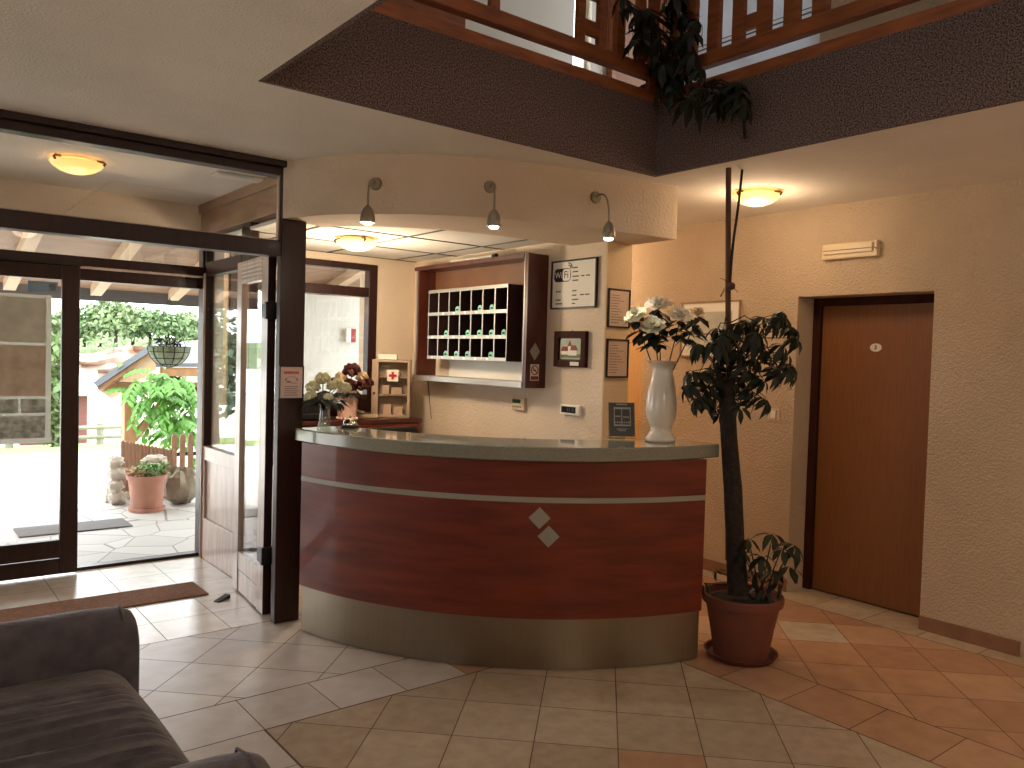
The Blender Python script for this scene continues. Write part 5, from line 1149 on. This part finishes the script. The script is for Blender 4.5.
hz = 2.06 - (q.z - .19)
for k in range(3): a = 2 * PI * k / 3 + .4; part('chain', MB().tube([(Rb * math.cos(a), Rb * math.sin(a), Rb), (0, 0, hz - .01)], .003, 5), metal_dk, t)
mb = MB()
for k in range(120): a = rq.uniform(0, 6.3); r_ = .13 * math.sqrt(rq.random()); mb.leaf((r_ * math.cos(a), r_ * math.sin(a), Rb + rq.uniform(-.01, .07)), (rq.uniform(-1, 1), rq.uniform(-1, 1), rq.uniform(0, 1)), (0, 0, 1), .06, .03, .3)
part('dark_plant', mb, mat('leaf_purple_dark', (48, 40, 44), .7), t, label='dark purple plant')
mb = MB()
for k in range(90): a = rq.uniform(1.6, 4.6); r_ = .23 * rq.uniform(.6, 1.15); mb.leaf((r_ * math.cos(a), r_ * math.sin(a), Rb + rq.uniform(-.02, .05)), (math.cos(a), math.sin(a), rq.uniform(-.2, 1)), (0, 0, 1), .06, .02, .3)
o = part('trailing_shoots', mb, leaf_o2, t); o['kind'] = 'stuff'
# porch roof, rafters, gutter
pr0, pr1 = (6.3, 2.74), (8.95, 2.12)
def proof(y): return pr0[1] + (y - pr0[0]) / (pr1[0] - pr0[0]) * (pr1[1] - pr0[1])
mb = MB(); PX0, PX1 = -4.5, 4.55
mb.add([(PX0, 6.3, proof(6.3)), (PX1, 6.3, proof(6.3)), (PX1, 9.0, proof(9.0)), (PX0, 9.0, proof(9.0)), (PX0, 6.3, proof(6.3) + .05), (PX1, 6.3, proof(6.3) + .05), (PX1, 9.0, proof(9.0) + .05), (PX0, 9.0, proof(9.0) + .05)], [(0, 1, 2, 3), (7, 6, 5, 4), (0, 4, 5, 1), (1, 5, 6, 2), (2, 6, 7, 3), (3, 7, 4, 0)])
pr = thing('porch_roof', 'pine boarded porch roof outside the entrance with rafters and grey gutter', 'porch roof', (1, 7.6, 2.4))
part('boards', mb, pine, pr, world=True)
x = 1.72 - .735 * 8
while x < PX1:
    a, b = (6.32, proof(6.32)), (8.85, proof(8.85)); hh = .1
    part('rafter', MB().add([(x - .05, a[0], a[1] - hh), (x + .05, a[0], a[1] - hh), (x + .05, b[0], b[1] - hh), (x - .05, b[0], b[1] - hh), (x - .05, a[0], a[1] - .001), (x + .05, a[0], a[1] - .001), (x + .05, b[0], b[1] - .001), (x - .05, b[0], b[1] - .001)], [(0, 1, 2, 3), (7, 6, 5, 4), (0, 4, 5, 1), (1, 5, 6, 2), (2, 6, 7, 3), (3, 7, 4, 0)]), pine_beam, pr, world=True); x += .735
gt = MB(); prof = [(8.98 + .06 - .06 * math.cos(PI * k / 8), 2.055 - .055 * math.sin(PI * k / 8)) for k in range(9)]
vs = [(PX0, y, z) for y, z in prof] + [(PX1, y, z) for y, z in prof]; gt.add(vs, [(i, i + 1, 10 + i, 9 + i) for i in range(8)]); gt.box(PX0, PX1, 8.96, 8.98, 2.0, 2.12)
part('gutter', gt, gutter_m, pr, world=True, label='grey half-round gutter')
# white wing of the house beyond the reception window
w = MB(); w.box(3.3, 9, 8.2, 8.4, -.1, 2.17); w.box(4.6, 9, 8.2, 8.4, 2.19, 5); struct('wall_wing', w, ext_white, 'white rendered outside wall seen through the reception window', 'wall')
q = at_y(349, 335, 8.2); t = thing('fire_alarm_box', 'red and white fire alarm box on the outside wall', 'alarm box', (q.x, 8.203, q.z - .08))
part('red_half', MB().box(.0, .06, -.06, 0, 0, .15), crimson, t, bevel=.005); part('white_half', MB().box(-.06, -.001, -.06, 0, 0, .15), white_pl, t, bevel=.005)
t = thing('gable_board', 'slanted grey board under the porch roof seen through the reception window', 'board', at_y(330, 280, 8.0)); 
pA, pB, pC, pD = at_y(316, 264, 8.0), at_y(334, 264, 8.0), at_y(356, 278, 8.0), at_y(340, 283, 8.0)
part('board', MB().add([pA, pB, pC, pD, pA + V(0, .05, 0), pB + V(0, .05, 0), pC + V(0, .05, 0), pD + V(0, .05, 0)], [(0, 1, 2, 3), (7, 6, 5, 4), (0, 4, 5, 1), (1, 5, 6, 2), (2, 6, 7, 3), (3, 7, 4, 0)]), roof_grey, t, world=True)

# ------------------------------------------------------------------ light
def area_light(name, loc, rot, sx, sy, e, col):
    ld = bpy.data.lights.new(name, 'AREA'); ld.shape = 'RECTANGLE'; ld.size = sx; ld.size_y = sy; ld.energy = e; ld.color = col
    o = bpy.data.objects.new(name, ld); COL.objects.link(o); o.location = loc; o.rotation_euler = rot; return o
def point_light(name, loc, e, col, r=.06):
    ld = bpy.data.lights.new(name, 'POINT'); ld.energy = e; ld.color = col; ld.shadow_soft_size = r
    o = bpy.data.objects.new(name, ld); COL.objects.link(o); o.location = loc; return o
WARM = (1, .75, .49)
point_light('hall_lamp_light', (hall_p.x, hall_p.y, CEIL - .15), 11, WARM, .1)
point_light('passage_lamp_light', (4.3, 5.2, 2.35), 30, WARM, .1)
point_light('lobby_lamp_light', (vest_p.x, vest_p.y, CEIL - .15), 1.2, WARM, .1)
point_light('reception_lamp_light', (off_p.x, off_p.y, cz - .36), 36, (1, .79, .56), .1)
point_light('rear_hall_fill', (3.9, -1.6, 2.4), 44, (1, .83, .64), .15)  # unseen warm fill added behind the viewer, no lamp fixture there
point_light('rear_seating_fill', (.6, -2.2, 2.4), 46, (1, .84, .66), .15)  # second added fill behind the viewer, brightens surfaces facing the camera
area_light('upper_window_light', (.1, .6, 5.3), (math.radians(-12), math.radians(-32), 0), 1.8, 1.8, 30, (.94, .96, 1))
area_light('gallery_window_light', (UX - .12, 4.19, 4.0), (0, math.radians(90), 0), 1.8, 1.3, 17, (.92, .96, 1))
wd = bpy.data.worlds.new('world'); bpy.context.scene.world = wd; wd.use_nodes = True
bg = wd.node_tree.nodes['Background']; bg.inputs[0].default_value = (.93, .97, 1, 1); bg.inputs[1].default_value = 6.0
sd = bpy.data.lights.new('sun', 'SUN'); sd.energy = 2.0; sd.angle = math.radians(12); sd.color = (1, .98, .95)
so = bpy.data.objects.new('sun', sd); COL.objects.link(so); so.rotation_euler = (math.radians(-32), math.radians(-28), 0)
vs_ = bpy.context.scene.view_settings; vs_.view_transform = 'Standard'; vs_.look = 'None'; vs_.exposure = .14; vs_.gamma = 1; vs_.use_curve_mapping = False
